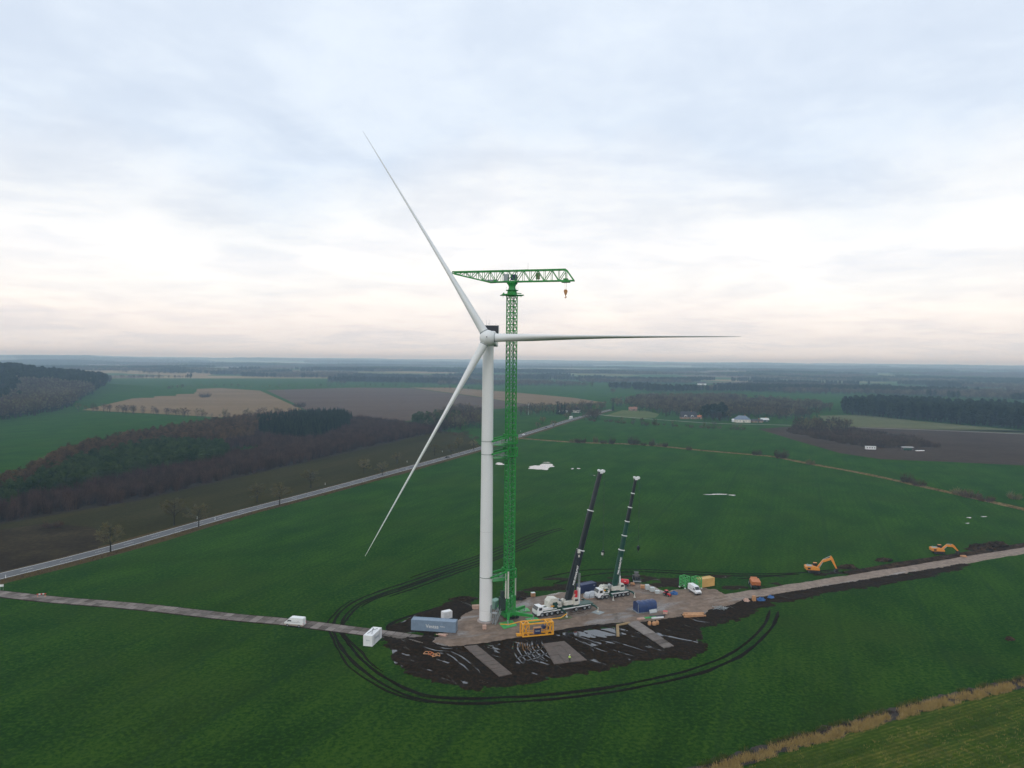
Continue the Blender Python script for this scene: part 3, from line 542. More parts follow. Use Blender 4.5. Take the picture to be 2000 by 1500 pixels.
def tube_np(path, radii_, n=5):
    V = []; F = []
    for k, (p, r) in enumerate(zip(path, radii_)):
        d = Vector(path[min(k + 1, len(path) - 1)]) - Vector(path[max(k - 1, 0)]); d.normalize(); up = Vector((1, 0, 0)) if abs(d.z) > .8 else Vector((0, 0, 1)); x = d.cross(up).normalized(); y = d.cross(x)
        V += [tuple(Vector(p) + x * (r * math.cos(6.2832 * i / n)) + y * (r * math.sin(6.2832 * i / n))) for i in range(n)]
    for k in range(len(path) - 1):
        for i in range(n): F.append((k * n + i, k * n + (i + 1) % n, (k + 1) * n + (i + 1) % n, (k + 1) * n + i))
    return np.array(V), np.array(F)
def joinp(L_):
    V = []; F = []; o = 0
    for v, f in L_: V.append(v); F.append(f + o); o += len(v)
    return np.concatenate(V), np.concatenate(F)
def bare_tree(seed, h, cw, base=.28, limbs=11, subs=9, tw=7, tww=.05, upright=.55):
    """Leafless tree: tapered trunk, limbs, branches, twigs. Returns (trunk+limbs, twigs)."""
    q = np.random.RandomState(seed); lean = q.randn(2) * .03 * h; tp = [(0, 0, 0), (lean[0] * .2, lean[1] * .2, h * base), (lean[0] * .6, lean[1] * .6, h * .6), (lean[0], lean[1], h * .92)]
    hard = [tube_np(tp, [.030 * h, .022 * h, .011 * h, .003 * h], 7)]; A = []; D = []; Ln = []; W = []
    for i in range(limbs):
        t = base + (.86 - base) * (i + q.rand() * .8) / limbs; a = i * 2.4 + q.rand() * .8; s0 = np.array([lean[0] * t, lean[1] * t, h * t])
        reach = cw * .5 * (1 - .62 * ((t - base) / (1 - base)) ** 1.6) * (.8 + .4 * q.rand()); rise = h * (.10 + .20 * q.rand()) * (1.2 - t) * 1.4 * upright / .55
        e = s0 + np.array([math.cos(a) * reach, math.sin(a) * reach, rise]); mdl = (s0 + e) / 2 + np.array([0, 0, rise * .12]) + q.randn(3) * .02 * h
        hard.append(tube_np([tuple(s0), tuple(mdl), tuple(e)], [.009 * h, .006 * h, .002 * h], 4))
        for j in range(subs):
            f = .25 + .75 * (j + q.rand()) / subs; s1 = s0 * (1 - f) ** 2 + 2 * mdl * f * (1 - f) + e * f * f
            d1 = q.randn(3) * .55 + (e - s0) / np.linalg.norm(e - s0) + np.array([0, 0, upright]); d1 /= np.linalg.norm(d1); l1 = h * (.09 + .07 * q.rand())
            A.append(s1); D.append(d1); Ln.append(l1); W.append(tww * 1.4)
            for k in range(tw):
                s2 = s1 + d1 * l1 * (.2 + .8 * q.rand()); d2 = d1 + q.randn(3) * .6; A.append(s2); D.append(d2); Ln.append(h * (.05 + .06 * q.rand())); W.append(tww)
    return joinp(hard), quads_from(A, D, Ln, W, q)
def shoots(seed, h, r, n, wd, lean=.25, sub=3):       # bushy stems rising from the ground
    q = np.random.RandomState(seed); A = []; D = []; Ln = []; W = []
    for i in range(n):
        a = q.rand() * 6.28; rr = r * math.sqrt(q.rand()) * .55; s0 = np.array([rr * math.cos(a), rr * math.sin(a), 0]); d = np.array([math.cos(a) * lean * (.3 + q.rand()), math.sin(a) * lean * (.3 + q.rand()), 1.0]) + q.randn(3) * .08
        l = h * (.65 + .35 * q.rand()) * (1 - .25 * rr / r) / (1 + 1.3 * (d[0] ** 2 + d[1] ** 2)); A.append(s0); D.append(d); Ln.append(l); W.append(wd * 1.3)
        for k in range(sub):
            f = .25 + .7 * q.rand(); dn = d / np.linalg.norm(d); A.append(s0 + dn * l * f); D.append(dn + q.randn(3) * .5); Ln.append(l * .28 * (.6 + .8 * q.rand())); W.append(wd)
    return quads_from(A, D, Ln, W, q)
def conifer(seed, h, r, layers=15, per=9, wd=.5, base=.1, droop=.35, round_top=False):
    q = np.random.RandomState(seed); A = []; D = []; Ln = []; W = []
    for i in range(layers):
        t = (i + .3) / layers; z = h * (base + (1 - base) * t)
        rr = r * (math.sqrt(max(.02, 1 - (max(0, t - .35) / .65) ** 2)) * min(1, .5 + t * 1.5) if round_top else (1 - t) ** .85 + .03)
        for j in range(per):
            a = q.rand() * 6.28; l = rr * (.7 + .5 * q.rand()); A.append((math.cos(a) * .05, math.sin(a) * .05, z + q.randn() * .02 * h)); D.append((math.cos(a), math.sin(a), -droop * q.rand() + (.35 if round_top else .1))); Ln.append(l); W.append(wd * (.4 + .6 * rr / r) * (1 + q.rand()))
            for m_ in range(2):
                f = .35 + .6 * q.rand(); A.append((math.cos(a) * l * f, math.sin(a) * l * f, z)); D.append((math.cos(a) + q.randn() * .7, math.sin(a) + q.randn() * .7, q.randn() * .5)); Ln.append(l * .4); W.append(wd * .8)
    return tube_np([(0, 0, 0), (0, 0, h * .97)], [.018 * h, .004 * h], 5), quads_from(A, D, Ln, W, q)

SRC = {}
def source(kind, meshes):
    col = bpy.data.collections.new('plants_' + kind)
    for i, me_ in enumerate(meshes): o = bpy.data.objects.new('%s_%02d' % (kind, i), me_); col.objects.link(o)
    SRC[kind] = (col, len(meshes))
def two(name, hs, hard=BARK, soft=T_BROWN): return mesh2(name, [(hs[0][0], hs[0][1], hard), (hs[1][0], hs[1][1], soft)])
def one_(name, vf, mat): return np_mesh(name, vf[0], vf[1], mat)
source('bare', [two('bare_tree', bare_tree(i, 13, 9, .2, 9, 7, 6, .16), BARK, [T_BROWN, T_OLIVE, T_BROWN][i]) for i in range(3)])
source('purple', [one_('young_tree', shoots(40 + i, 7.5, 2.2, 24, .10, .16, 4), T_PURP) for i in range(3)])
source('larch', [two('larch', conifer(60 + i, 11, 2.7, 15, 9, .24, .10, .1, True), BARK, T_RUST) for i in range(3)])
source('ypine', [two('young_pine', conifer(70 + i, 9, 2.3, 13, 9, .42, .03, .3, True), BARK, T_PINE2) for i in range(3)])
source('spruce', [two('spruce', conifer(80 + i, 16, 2.6, 20, 10, .55, .03, .45), BARK, T_PINE) for i in range(3)])
source('pine', [two('pine', conifer(90 + i, 19, 4.2, 15, 11, .85, .22, .2, True), BARK, T_PINE) for i in range(3)])
source('scrub', [one_('scrub', shoots(100 + i, 4.5, 3.2, 42, .11, .6, 5), [T_BROWN, T_PURP, T_BROWN][i]) for i in range(3)])
def clump(seed, mat, w_, h_, n):                      # a far stand of trees, each crown a spray of facets
    q = np.random.RandomState(seed); A = []; D = []; Ln = []; W = []
    for i in range(n):
        x, y = (q.rand(2) - .5) * w_; th = h_ * (.7 + .5 * q.rand()); r = 3.0 + 2.5 * q.rand()
        for k in range(16):
            d = q.randn(3); d /= np.linalg.norm(d); d[2] = abs(d[2]) * 1.2 - .3; A.append((x + d[0] * r * .3, y + d[1] * r * .3, th * .55)); D.append(d * np.array([r, r, th * .5])); Ln.append(np.linalg.norm(D[-1]) * .9); W.append(3.4)
        A.append((x, y, 0)); D.append((0, 0, 1)); Ln.append(th * .7); W.append(2.5)
    return one_('far_stand', quads_from(A, D, Ln, W, q), mat)
source('stand', [clump(1, T_BROWN, 60, 13, 26), clump(2, T_PINE, 60, 15, 28), clump(3, T_PURP, 60, 11, 26), clump(4, T_PINE2, 60, 14, 28)])

def gn_tree(col):
    t = bpy.data.node_groups.new('scatter_' + col.name, 'GeometryNodeTree')
    t.interface.new_socket('Geometry', in_out='INPUT', socket_type='NodeSocketGeometry'); t.interface.new_socket('Geometry', in_out='OUTPUT', socket_type='NodeSocketGeometry')
    gi = t.nodes.new('NodeGroupInput'); go = t.nodes.new('NodeGroupOutput'); ci = t.nodes.new('GeometryNodeCollectionInfo'); ci.inputs['Collection'].default_value = col; ci.inputs['Separate Children'].default_value = True; ci.inputs['Reset Children'].default_value = True
    mp = t.nodes.new('GeometryNodeMeshToPoints'); ip = t.nodes.new('GeometryNodeInstanceOnPoints'); ip.inputs['Pick Instance'].default_value = True
    def attr(n, ty): a = t.nodes.new('GeometryNodeInputNamedAttribute'); a.data_type = ty; a.inputs[0].default_value = n; return a.outputs[0]
    cx = t.nodes.new('ShaderNodeCombineXYZ'); t.links.new(attr('turn', 'FLOAT'), cx.inputs[2])
    t.links.new(gi.outputs[0], mp.inputs[0]); t.links.new(mp.outputs[0], ip.inputs['Points']); t.links.new(ci.outputs[0], ip.inputs['Instance']); t.links.new(attr('pick', 'INT'), ip.inputs['Instance Index'])
    t.links.new(cx.outputs[0], ip.inputs['Rotation']); t.links.new(attr('size', 'FLOAT_VECTOR'), ip.inputs['Scale']); t.links.new(ip.outputs[0], go.inputs[0]); return t
_GN = {}
def scatter(name, label, P, kind, smin, smax, seed=0, pick=None, cat='woodland'):
    q = np.random.RandomState(seed + 500); P = np.asarray(P, np.float32); n = len(P); col, k = SRC[kind]
    me_ = bpy.data.meshes.new(name); me_.vertices.add(n); me_.vertices.foreach_set('co', P.ravel())
    s_ = (smin + (smax - smin) * q.rand(n)).astype(np.float32); sz = np.stack([s_ * (.85 + .3 * q.rand(n)), s_ * (.85 + .3 * q.rand(n)), s_], 1).astype(np.float32)
    a = me_.attributes.new('size', 'FLOAT_VECTOR', 'POINT'); a.data.foreach_set('vector', sz.ravel())
    a = me_.attributes.new('turn', 'FLOAT', 'POINT'); a.data.foreach_set('value', (q.rand(n) * 6.283).astype(np.float32))
    a = me_.attributes.new('pick', 'INT', 'POINT'); a.data.foreach_set('value', (q.randint(0, k, n) if pick is None else np.asarray(pick)).astype(np.int32))
    o = link(name, me_); md = o.modifiers.new('scatter', 'NODES'); _GN.setdefault(kind, None)
    if _GN[kind] is None: _GN[kind] = gn_tree(col)
    md.node_group = _GN[kind]; return tag(o, label, cat, None, 'stuff')
def poly_pts(poly, dens, seed, z=None):               # jittered points inside a ground outline (world metres)
    q = np.random.RandomState(seed); P = np.array([(p[0], p[1]) for p in poly]); lo, hi = P.min(0), P.max(0); sp = 1 / math.sqrt(dens)
    X, Y = np.meshgrid(np.arange(lo[0], hi[0], sp), np.arange(lo[1], hi[1], sp)); X = X.ravel() + (q.rand(X.size) - .5) * sp * 1.3; Y = Y.ravel() + (q.rand(Y.size) - .5) * sp * 1.3
    k = sdist(X, Y, P) > (fbm(X / 14, Y / 14, 2) - .45) * 14; X, Y = X[k], Y[k]; return np.stack([X, Y, terrain(X, Y)], 1)
def canopy(pix, z): return [tuple(G(u, v, z))[:2] for u, v in pix]
purple_p = canopy([(-160, 1050), (0, 1022), (140, 998), (270, 976), (420, 941), (560, 910), (700, 878), (868, 841)], 0) + canopy([(855, 829), (800, 822), (720, 812), (682, 812), (640, 838), (595, 846), (480, 866), (437, 884), (280, 910), (140, 941), (0, 960), (-160, 992)], 6)
pp_ = poly_pts(purple_p, 1 / 11, 1); pp_ = pp_[(sdist(pp_[:, 0], pp_[:, 1], canopy([(446, 870), (460, 864), (492, 864), (512, 868), (505, 884), (470, 890), (450, 886)], 0)) < 0)]
scatter('young_wood', 'purple brown leafless young trees along the rough field', pp_, 'purple', .75, 1.15, 1)
scatter('young_pine_wood', 'dark green young pines behind the leafless young trees', poly_pts(canopy([(-120, 985), (35, 939), (105, 904), (175, 883), (315, 855), (437, 862), (440, 886), (280, 908), (157, 932), (52, 955), (-120, 1000)], 7), 1 / 11, 2), 'ypine', .75, 1.2, 2)
scatter('larch_belt', 'rust coloured larches along the back of the plantation', poly_pts(canopy([(-120, 962), (0, 925), (70, 897), (157, 864), (245, 846), (350, 829), (437, 815), (588, 803), (588, 815), (507, 827), (500, 842), (437, 852), (315, 854), (175, 882), (35, 937), (-120, 985)], 9), 1 / 14, 3), 'larch', .7, 1.15, 3)
scatter('spruce_block', 'dense block of dark spruces at the plantation end', poly_pts(canopy([(507, 820), (595, 808), (677, 807), (680, 824), (640, 842), (595, 850), (507, 842)], 7), 1 / 9, 4), 'spruce', .62, .98, 4)
scatter('brown_thicket', 'brown leafless thicket between the pines and spruces', poly_pts(canopy([(437, 850), (500, 842), (600, 846), (560, 856), (480, 864), (437, 868)], 5), 1 / 12, 5), 'purple', .9, 1.2, 5)
hillp = canopy([(-260, 850), (0, 822), (60, 813), (128, 799), (150, 785), (206, 764)], 0) + [(-1195, 2050), (-2400, 2050), (-2000, 900)]
hp = poly_pts(hillp, 1 / 34, 6); ed = sdist(hp[:, 0], hp[:, 1], hillp); q_ = np.random.RandomState(3).rand(len(hp)); br = (ed < 70 + 60 * q_) & (hp[:, 1] < 1350) | (fbm(hp[:, 0] / 160, hp[:, 1] / 160, 3) > .62)
scatter('hill_pines', 'dark pines covering the wooded hill', hp[~br], 'pine', .6, 1.4, 6); scatter('hill_broadleaves', 'brown leafless trees fringing the wooded hill', hp[br], 'bare', .9, 1.4, 7)
def along(pix, step, jit, seed, z=0):
    q = np.random.RandomState(seed); P = smooth_path([G(u, v) for u, v in pix], step); return np.array([(p.x + q.randn() * jit, p.y + q.randn() * jit, 0) for p in P])
scatter('tree_row', 'thin row of leafless trees below the stubble field', along([(165, 803), (230, 806), (300, 810), (400, 816), (480, 816), (560, 808)], 4, 3.5, 8), 'bare', .3, .9, 8)
scatter('far_tree_row', 'low tree row beyond the stubble field', along([(330, 762), (360, 757), (420, 756), (520, 758), (670, 756), (760, 756), (960, 764)], 14, 4, 9), 'bare', .4, .8, 9)
scatter('mid_broadleaves', 'leafless trees left of the tower by the ploughed field', poly_pts(canopy([(815, 836), (868, 846), (946, 836), (946, 812), (905, 805), (865, 812), (840, 824)], 0), 1 / 70, 10), 'bare', .7, 1.15, 10)
scatter('mid_pines', 'dark evergreens among the trees left of the tower', poly_pts(canopy([(800, 830), (852, 842), (900, 838), (905, 826), (850, 822)], 0), 1 / 60, 11), 'ypine', 1.1, 1.7, 11)
scatter('verge_scrub', 'scrub along the field edge left of the tower', along([(700, 826), (760, 829), (810, 835), (860, 845), (905, 848), (925, 858)], 7, 4, 12), 'scrub', .5, 1.1, 12, cat='scrub')
scatter('hamlet_trees', 'leafless trees around the white roadside houses', poly_pts(canopy([(1008, 814), (1080, 812), (1118, 815), (1150, 806), (1188, 800), (1192, 793), (1100, 798), (1010, 803)], 0), 1 / 130, 13), 'bare', .55, 1.0, 13)
scatter('bend_trees', 'trees at the road junction', poly_pts(canopy([(1138, 822), (1166, 823), (1176, 814), (1160, 812), (1145, 815)], 0), 1 / 60, 14), 'bare', .7, 1.0, 14)
wood_p = canopy([(1208, 800), (1290, 808), (1296, 820), (1400, 825), (1420, 824), (1480, 818), (1560, 822), (1640, 808), (1600, 794), (1400, 777), (1250, 780), (1195, 791)], 0)
wp = poly_pts(wood_p, 1 / 80, 15); keep_ = (fbm(wp[:, 0] / 90, wp[:, 1] / 90, 3) > .36) & (sdist(wp[:, 0], wp[:, 1], canopy([(1305, 824), (1300, 812), (1375, 812), (1375, 824)], 0)) < 0) & (sdist(wp[:, 0], wp[:, 1], canopy([(1425, 828), (1425, 817), (1505, 817), (1505, 828)], 0)) < 0)
scatter('lane_wood', 'brown leafless wood behind the lane', wp[keep_], 'bare', .6, 1.1, 15)
scatter('garden_pines', 'clump of dark pines between the two farmhouses', poly_pts(canopy([(1378, 822), (1420, 822), (1420, 813), (1380, 813)], 0), 1 / 60, 16), 'pine', .75, 1.05, 16)
belt = poly_pts(canopy([(1648, 809), (1804, 823), (2000, 840), (2120, 850), (2120, 822), (1900, 805), (1700, 796), (1640, 800)], 0), 1 / 70, 17)
scatter('conifer_belt', 'dark conifer belt behind the pale meadow', belt[fbm(belt[:, 0] / 60, belt[:, 1] / 60, 2) > .34], 'pine', .8, 1.25, 17)
scatter('scrub_copse', 'brown scrub island in the dark ploughed field', poly_pts(canopy([(1538, 843), (1608, 860), (1692, 875), (1790, 876), (1832, 873), (1804, 861), (1720, 848), (1664, 840), (1597, 833), (1546, 834)], 0), 1 / 20, 18), 'scrub', .8, 1.5, 18, cat='scrub')
scatter('copse_trees', 'tall leafless trees at the back of the scrub island', poly_pts(canopy([(1545, 838), (1560, 846), (1610, 850), (1662, 846), (1662, 839), (1600, 836)], 0), 1 / 90, 19), 'bare', .75, 1.15, 19)
scatter('lane_hedge', 'broken hedge in front of the lane', along([(1150, 822), (1212, 826), (1250, 829), (1312, 832), (1380, 836), (1448, 840)], 7, 3, 20), 'scrub', .7, 1.5, 20, cat='hedge')
scatter('lane_hedge_trees', 'small trees standing in the hedge before the lane', np.concatenate([along([(1214, 829), (1248, 831)], 9, 3, 21), along([(1278, 833), (1308, 834)], 10, 3, 22), along([(1372, 838), (1400, 839)], 9, 3, 23), along([(1425, 840), (1446, 841)], 8, 3, 24)]), 'bare', .45, .75, 21)
# the wooded distance
def fan(rmin, rmax, sp, seed, thr, fs, skip=None):
    q = np.random.RandomState(seed); n = int(.72 * (rmax ** 2 - rmin ** 2) / sp ** 2); r = np.sqrt(rmin ** 2 + (rmax ** 2 - rmin ** 2) * q.rand(n)); a = (q.rand(n) - .5) * 1.44
    x, y = r * np.sin(a), r * np.cos(a); k = fbm(x / fs + 31, y / (fs * .55) + 7, 4) > thr; u = 1000 + 1400 * np.tan(a)
    if skip is not None: k &= ~skip(u, r)
    x, y = x[k], y[k]; return np.stack([x, y, terrain(x, y)], 1)
def sk1(u, r): return (u < 1190) & (r < 2050) | (u < 640) & (r < 2650) & (u > 215) | (u < 230) & (r < 2100) | (u > 1190) & (r < 1500) | (u > 1560) & (r < 1750) | (u > 1630) & (r > 1180) & (r < 1500)
fp = fan(1450, 3600, 11, 31, .51, 420, sk1); t_ = fbm(fp[:, 0] / 240, fp[:, 1] / 240, 3)
scatter('distant_pine_wood', 'distant blue green pine woods', fp[t_ > .53], 'pine', .7, 1.0, 31); scatter('distant_leafless_wood', 'distant brown leafless woods', fp[t_ <= .53], 'bare', .75, 1.15, 32)
fp = fan(3500, 7500, 44, 33, .485, 700); t_ = fbm(fp[:, 0] / 500, fp[:, 1] / 500, 3); pk = np.where(t_ > .55, 1, np.where(t_ > .48, 3, np.where(t_ > .42, 0, 2)))
scatter('hazy_woodland', 'hazy wooded farmland below the horizon', fp, 'stand', .85, 1.2, 33, pk)
fp = fan(7400, 17000, 105, 34, .47, 1500); t_ = fbm(fp[:, 0] / 900, fp[:, 1] / 900, 3); pk = np.where(t_ > .5, 1, 0)
scatter('horizon_woodland', 'blue hazed woods on the horizon hills', fp, 'stand', 1.7, 2.3, 34, pk)
# haze over the whole country
hz = MB().box((0, 0, 84), (62000, 62000, 186)).mesh('haze'); hm = bpy.data.materials.new('haze'); hm.use_nodes = True; ht = hm.node_tree; ht.nodes.clear()
pv = ht.nodes.new('ShaderNodeVolumePrincipled'); pv.inputs['Color'].default_value = (.53, .76, 1.0, 1); pv.inputs['Absorption Color'].default_value = (1, 1, 1, 1); pv.inputs['Density'].default_value = 1.7e-4; pv.inputs['Anisotropy'].default_value = 0.0
ho = ht.nodes.new('ShaderNodeOutputMaterial'); ht.links.new(pv.outputs[0], ho.inputs['Volume']); hz.materials.append(hm); tag(link('haze', hz), 'thin blue haze over the countryside', 'haze', None, 'stuff')

# ------------------------------------------------------------------ wind turbine
B = G(948.5, 1213.5)
turb = thing('wind_turbine', 'tall white three-bladed wind turbine standing on the gravel pad', 'wind turbine', B)
psi, tilt = math.radians(4), math.radians(5)
hx = Vector((math.cos(psi), -math.sin(psi), 0)); ah = Vector((-math.sin(psi), -math.cos(psi), 0))
ax = (ah * math.cos(tilt) + Vector((0, 0, math.sin(tilt)))).normalized(); vz = (Vector((0, 0, math.cos(tilt))) - ah * math.sin(tilt)).normalized()
HUBW = atdepth(952.3, 660, B.y - 4.9); HUB = HUBW - B; ZT = HUB.z - 2.0
MB().lathe([(2.35, -.3), (2.35, .38), (2.28, .46), (1.9, .46)], n=40).build('foundation_ring', CONC, turb)
secs = [0.46, ZT * .045, ZT * .33, ZT * .66, ZT]
def tr(z): return 1.80 + (1.52 - 1.80) * min(1, max(0, (z - ZT * .1) / (ZT * .9)))
for a, b in zip(secs[:-1], secs[1:]): MB().lathe([(tr(a), a + .03), (tr(b), b)], n=48).build('tower_section', WHITE, turb)
for a in secs[1:-1]: MB().lathe([(tr(a) + .012, a - .03), (tr(a) + .012, a + .03)], n=48).build('flange', M('flange_grey', (.55, .55, .54), .5, .05), turb)
MB().lathe([(tr(.5) + .06, .44), (tr(.5) + .06, .62)], n=48).build('flange', GREYP, turb)
door = MB(); dn = Vector((.86, -.5, 0)).normalized(); dt = Vector((-dn.y, dn.x, 0)); p = dn * 1.80 + Vector((0, 0, 3.9)); door.box(p, (.12, .9, 2.0), rz=math.atan2(dn.y, dn.x)); door.build('door', GREYP, turb)
def oriented(c, d, mb):                               # box in the nacelle's frame: d = (across, along axis, up)
    Mx = Matrix(((hx.x, ax.x, vz.x), (hx.y, ax.y, vz.y), (hx.z, ax.z, vz.z))); return mb.box(c, d, M=Mx)
nc = HUB - ax * 8.4
nb = MB(); prof = [(-1.65, -1.1), (1.65, -1.1), (1.8, -.8), (1.8, 2.0), (1.6, 2.4), (-1.6, 2.4), (-1.8, 2.0), (-1.8, -.8)]
nb.loft([[HUB - ax * s + hx * (x * k) + vz * (z * k) for x, z in prof] for s, k in ((2.2, .72), (3.2, .96), (4.2, 1), (12.0, 1), (12.6, .93))], False); nac = nb.build('nacelle', WHITE, turb)
cool = MB(); oriented(HUB - ax * 10.6 + vz * 3.6, (4.0, .55, 2.3), cool); co_ = cool.build('cooler', M('cooler_black', (.022, .022, .026), .6, .2, 1.0), turb)
fr = MB()
for s in (-1, 1): oriented(HUB - ax * 10.6 + hx * (s * 2.07) + vz * 3.6, (.14, .75, 2.45), fr)
oriented(HUB - ax * 10.6 + vz * 4.82, (4.28, .75, .12), fr); fr.build('cooler_frame', WHITE, co_)
for x, h in ((-1.5, 1.5), (-.55, 1.5), (-1.0, .7), (1.2, .6)):
    a = HUB - ax * 10.6 + hx * x + vz * 4.85; MB().tube(a, a + Vector((0, 0, h)), .035, n=5).build('sensor_mast', STEEL, turb)
hb = MB(); n = 28; rings = []
for s, r in ((-2.1, 1.75), (-1.5, 2.05), (-.6, 2.2), (.3, 2.15), (1.1, 1.85), (1.7, 1.35), (2.1, .75), (2.25, .22)):
    rings.append([HUB + ax * s + hx * (r * math.cos(6.2832 * i / n)) + vz * (r * math.sin(6.2832 * i / n)) for i in range(n)])
hub = hb.loft(rings).build('hub', WHITE, turb)
MB().tube(HUB + ax * 2.2, HUB + ax * 2.3, .16, n=10).build('nose_cap', BGREY, hub)
MB().tube(HUB + hx * 1.7 - vz * 1.95 - ax * 1.2, HUB + hx * 2.1 - vz * 1.95 - ax * .8, .17, n=8).build('sensor', BGREY, turb)
# blade radius from the horizontal blade's tip
RT = 66.9
blade_sec = [(1.75, 2.35, 2.35), (3.2, 2.3, 2.28), (5.5, 2.75, 2.1), (8.5, 3.5, 1.95), (12, 3.95, 1.65), (17, 3.75, 1.30), (24, 3.15, .98), (32, 2.5, .76), (42, 1.85, .55), (52, 1.35, .38), (60, .95, .24), (65, .62, .15), (67.5, .32, .08)]
for ang in (1.4, 121.5, 241.5):
    t = math.radians(ang); rd = hx * math.cos(t) + vz * math.sin(t); tg = -hx * math.sin(t) + vz * math.cos(t); rings = []; m = 20
    for r, ch, th in blade_sec:
        s = r * RT / 68; f = min(1, max(0, (r - 3) / 9)); pre = 2.2 * (r / 68) ** 2; tw = math.radians(4 + 9 * (1 - r / 68) * f); c = HUB + rd * s + ax * pre - tg * (1.0 * tg.z * (r / 68) ** 2)
        cdir = ax * math.cos(tw) + tg * math.sin(tw); tdir = tg * math.cos(tw) - ax * math.sin(tw); ring = []
        for i in range(m):
            a = 6.2832 * i / m; cx_ = math.cos(a) * .5; sy = math.sin(a) * .5
            sy *= (1 - f) + f * (.45 + .75 * (cx_ + .5) ** .6) ; off = f * -.18
            ring.append(c + cdir * ((cx_ + off) * ch) + tdir * (sy * th))
        rings.append(ring)
    bl = MB().loft(rings).build('blade', WHITE, turb)
    MB().loft([[HUB + rd * s + ax * (1.2 * math.cos(6.2832 * i / 24)) + tg * (1.2 * math.sin(6.2832 * i / 24)) for i in range(24)] for s in (1.78, 2.05)]).build('root_collar', GREYP, bl)
    MB().tube(HUB + rd * 1.2, HUB + rd * 1.8, 1.32, 1.2, n=24).build('blade_bearing', WHITE, bl)
# entrance stairs leaning on the tower foot
st0 = G(964.5, 1220, PZ) ; st = thing('entrance_stairs', 'grey steel entrance stairs at the turbine tower foot', 'stairs', st0)
top = G(977, 1209, PZ) + Vector((0, 0, 2.75)) - st0; bot = Vector((.0, 0, 0)); sd_ = (top - bot).cross(Vector((0, 0, 1))).normalized() * .5
for s in (-1, 1):
    MB().bar(bot + sd_ * s, top + sd_ * s, .10, .28).build('stringer', STEEL, st); m = MB(); m.bar(bot + sd_ * s + Vector((0, 0, 1.05)), top + sd_ * s + Vector((0, 0, 1.05)), .07)
    for k in range(5): q = bot.lerp(top, k / 4) + sd_ * s; m.bar(q, q + Vector((0, 0, 1.05)), .06)
    m.build('handrail', STEEL, st)
tmsh = MB().box((0, 0, 0), (1.0, .26, .05), rz=math.atan2(sd_.y, sd_.x)).mesh('tread'); tmsh.materials.append(STEEL)
for k in range(12): o = link('tread', tmsh, st); o.location = bot.lerp(top, (k + .5) / 12)
m = MB(); pc = B + dn * 2.9 - st0 + Vector((0, 0, 2.9)); m.box(pc, (1.5, 1.3, .08), rz=math.atan2(dn.y, dn.x)); m.build('landing', STEEL, st); m = MB()
for s in (-1, 1):
    for k in (-1, 1): q = pc + dn * (.6 * k) + dt * (.55 * s); m.bar(q - Vector((0, 0, 2.75)), q + Vector((0, 0, 1.05)), .09)
m.bar(pc + dn * .6 + dt * .55 + Vector((0, 0, 1.05)), pc + dn * .6 - dt * .55 + Vector((0, 0, 1.05)), .07); m.build('support_frame', STEEL, st)

# ------------------------------------------------------------------ green tower crane
MB0 = G(993.5, 1205.5, PZ); YAW = math.radians(26.6); MW = 2.2
tc_ = thing('tower_crane', 'bright green lattice tower crane tied to the turbine tower', 'tower crane', MB0, 0)
def loc_(x, y, z): c, s = math.cos(YAW), math.sin(YAW); return Vector((x * c - y * s, x * s + y * c, z))
MTOP = atdepth(999.5, 576, MB0.y).z - PZ; BASE_H = 2.2; NS = 18; SH = (MTOP - BASE_H) / NS; h2 = MW / 2
cm = MB(); bm_ = MB()
for x in (-h2, h2):
    for y in (-h2, h2): cm.bar(loc_(x, y, 0), loc_(x, y, SH), .27)
NP = 3; ph = SH / NP
for fx, fy, tx, ty in ((0, -h2, 1, 0), (h2, 0, 0, 1), (0, h2, -1, 0), (-h2, 0, 0, -1)):
    for k in range(NP):
        z0 = k * ph; A_ = loc_(fx - tx * h2, fy - ty * h2, z0); B_ = loc_(fx + tx * h2, fy + ty * h2, z0); Mt = loc_(fx, fy, z0 + ph)
        bm_.bar(A_, B_, .17); bm_.bar(A_, Mt, .13); bm_.bar(B_, Mt, .13); zz = Vector((0, 0, ph * .5))
        bm_.bar(A_ + zz, loc_(fx - tx * h2 * .5, fy - ty * h2 * .5, z0 + ph * .5), .09); bm_.bar(B_ + zz, loc_(fx + tx * h2 * .5, fy + ty * h2 * .5, z0 + ph * .5), .09)
    if fy == -h2 or fx == h2: pass
cme = cm.mesh('mast_section'); cme.materials.append(CGREEN); bme = bm_.mesh('bracing'); bme.materials.append(CGREEN)
lad = MB()
for s in (-.2, .2): lad.bar((s, .5, 0), (s, .5, SH), .05)
for k in range(8): lad.bar((-.2, .5, SH * (k + .5) / 8), (.2, .5, SH * (k + .5) / 8), .04)
lme = lad.mesh('ladder'); lme.materials.append(GREYP)
for i in range(NS):
    o = link('mast_section', cme, tc_); o.location = (0, 0, BASE_H + i * SH); link('bracing', bme, o); link('ladder', lme, o)
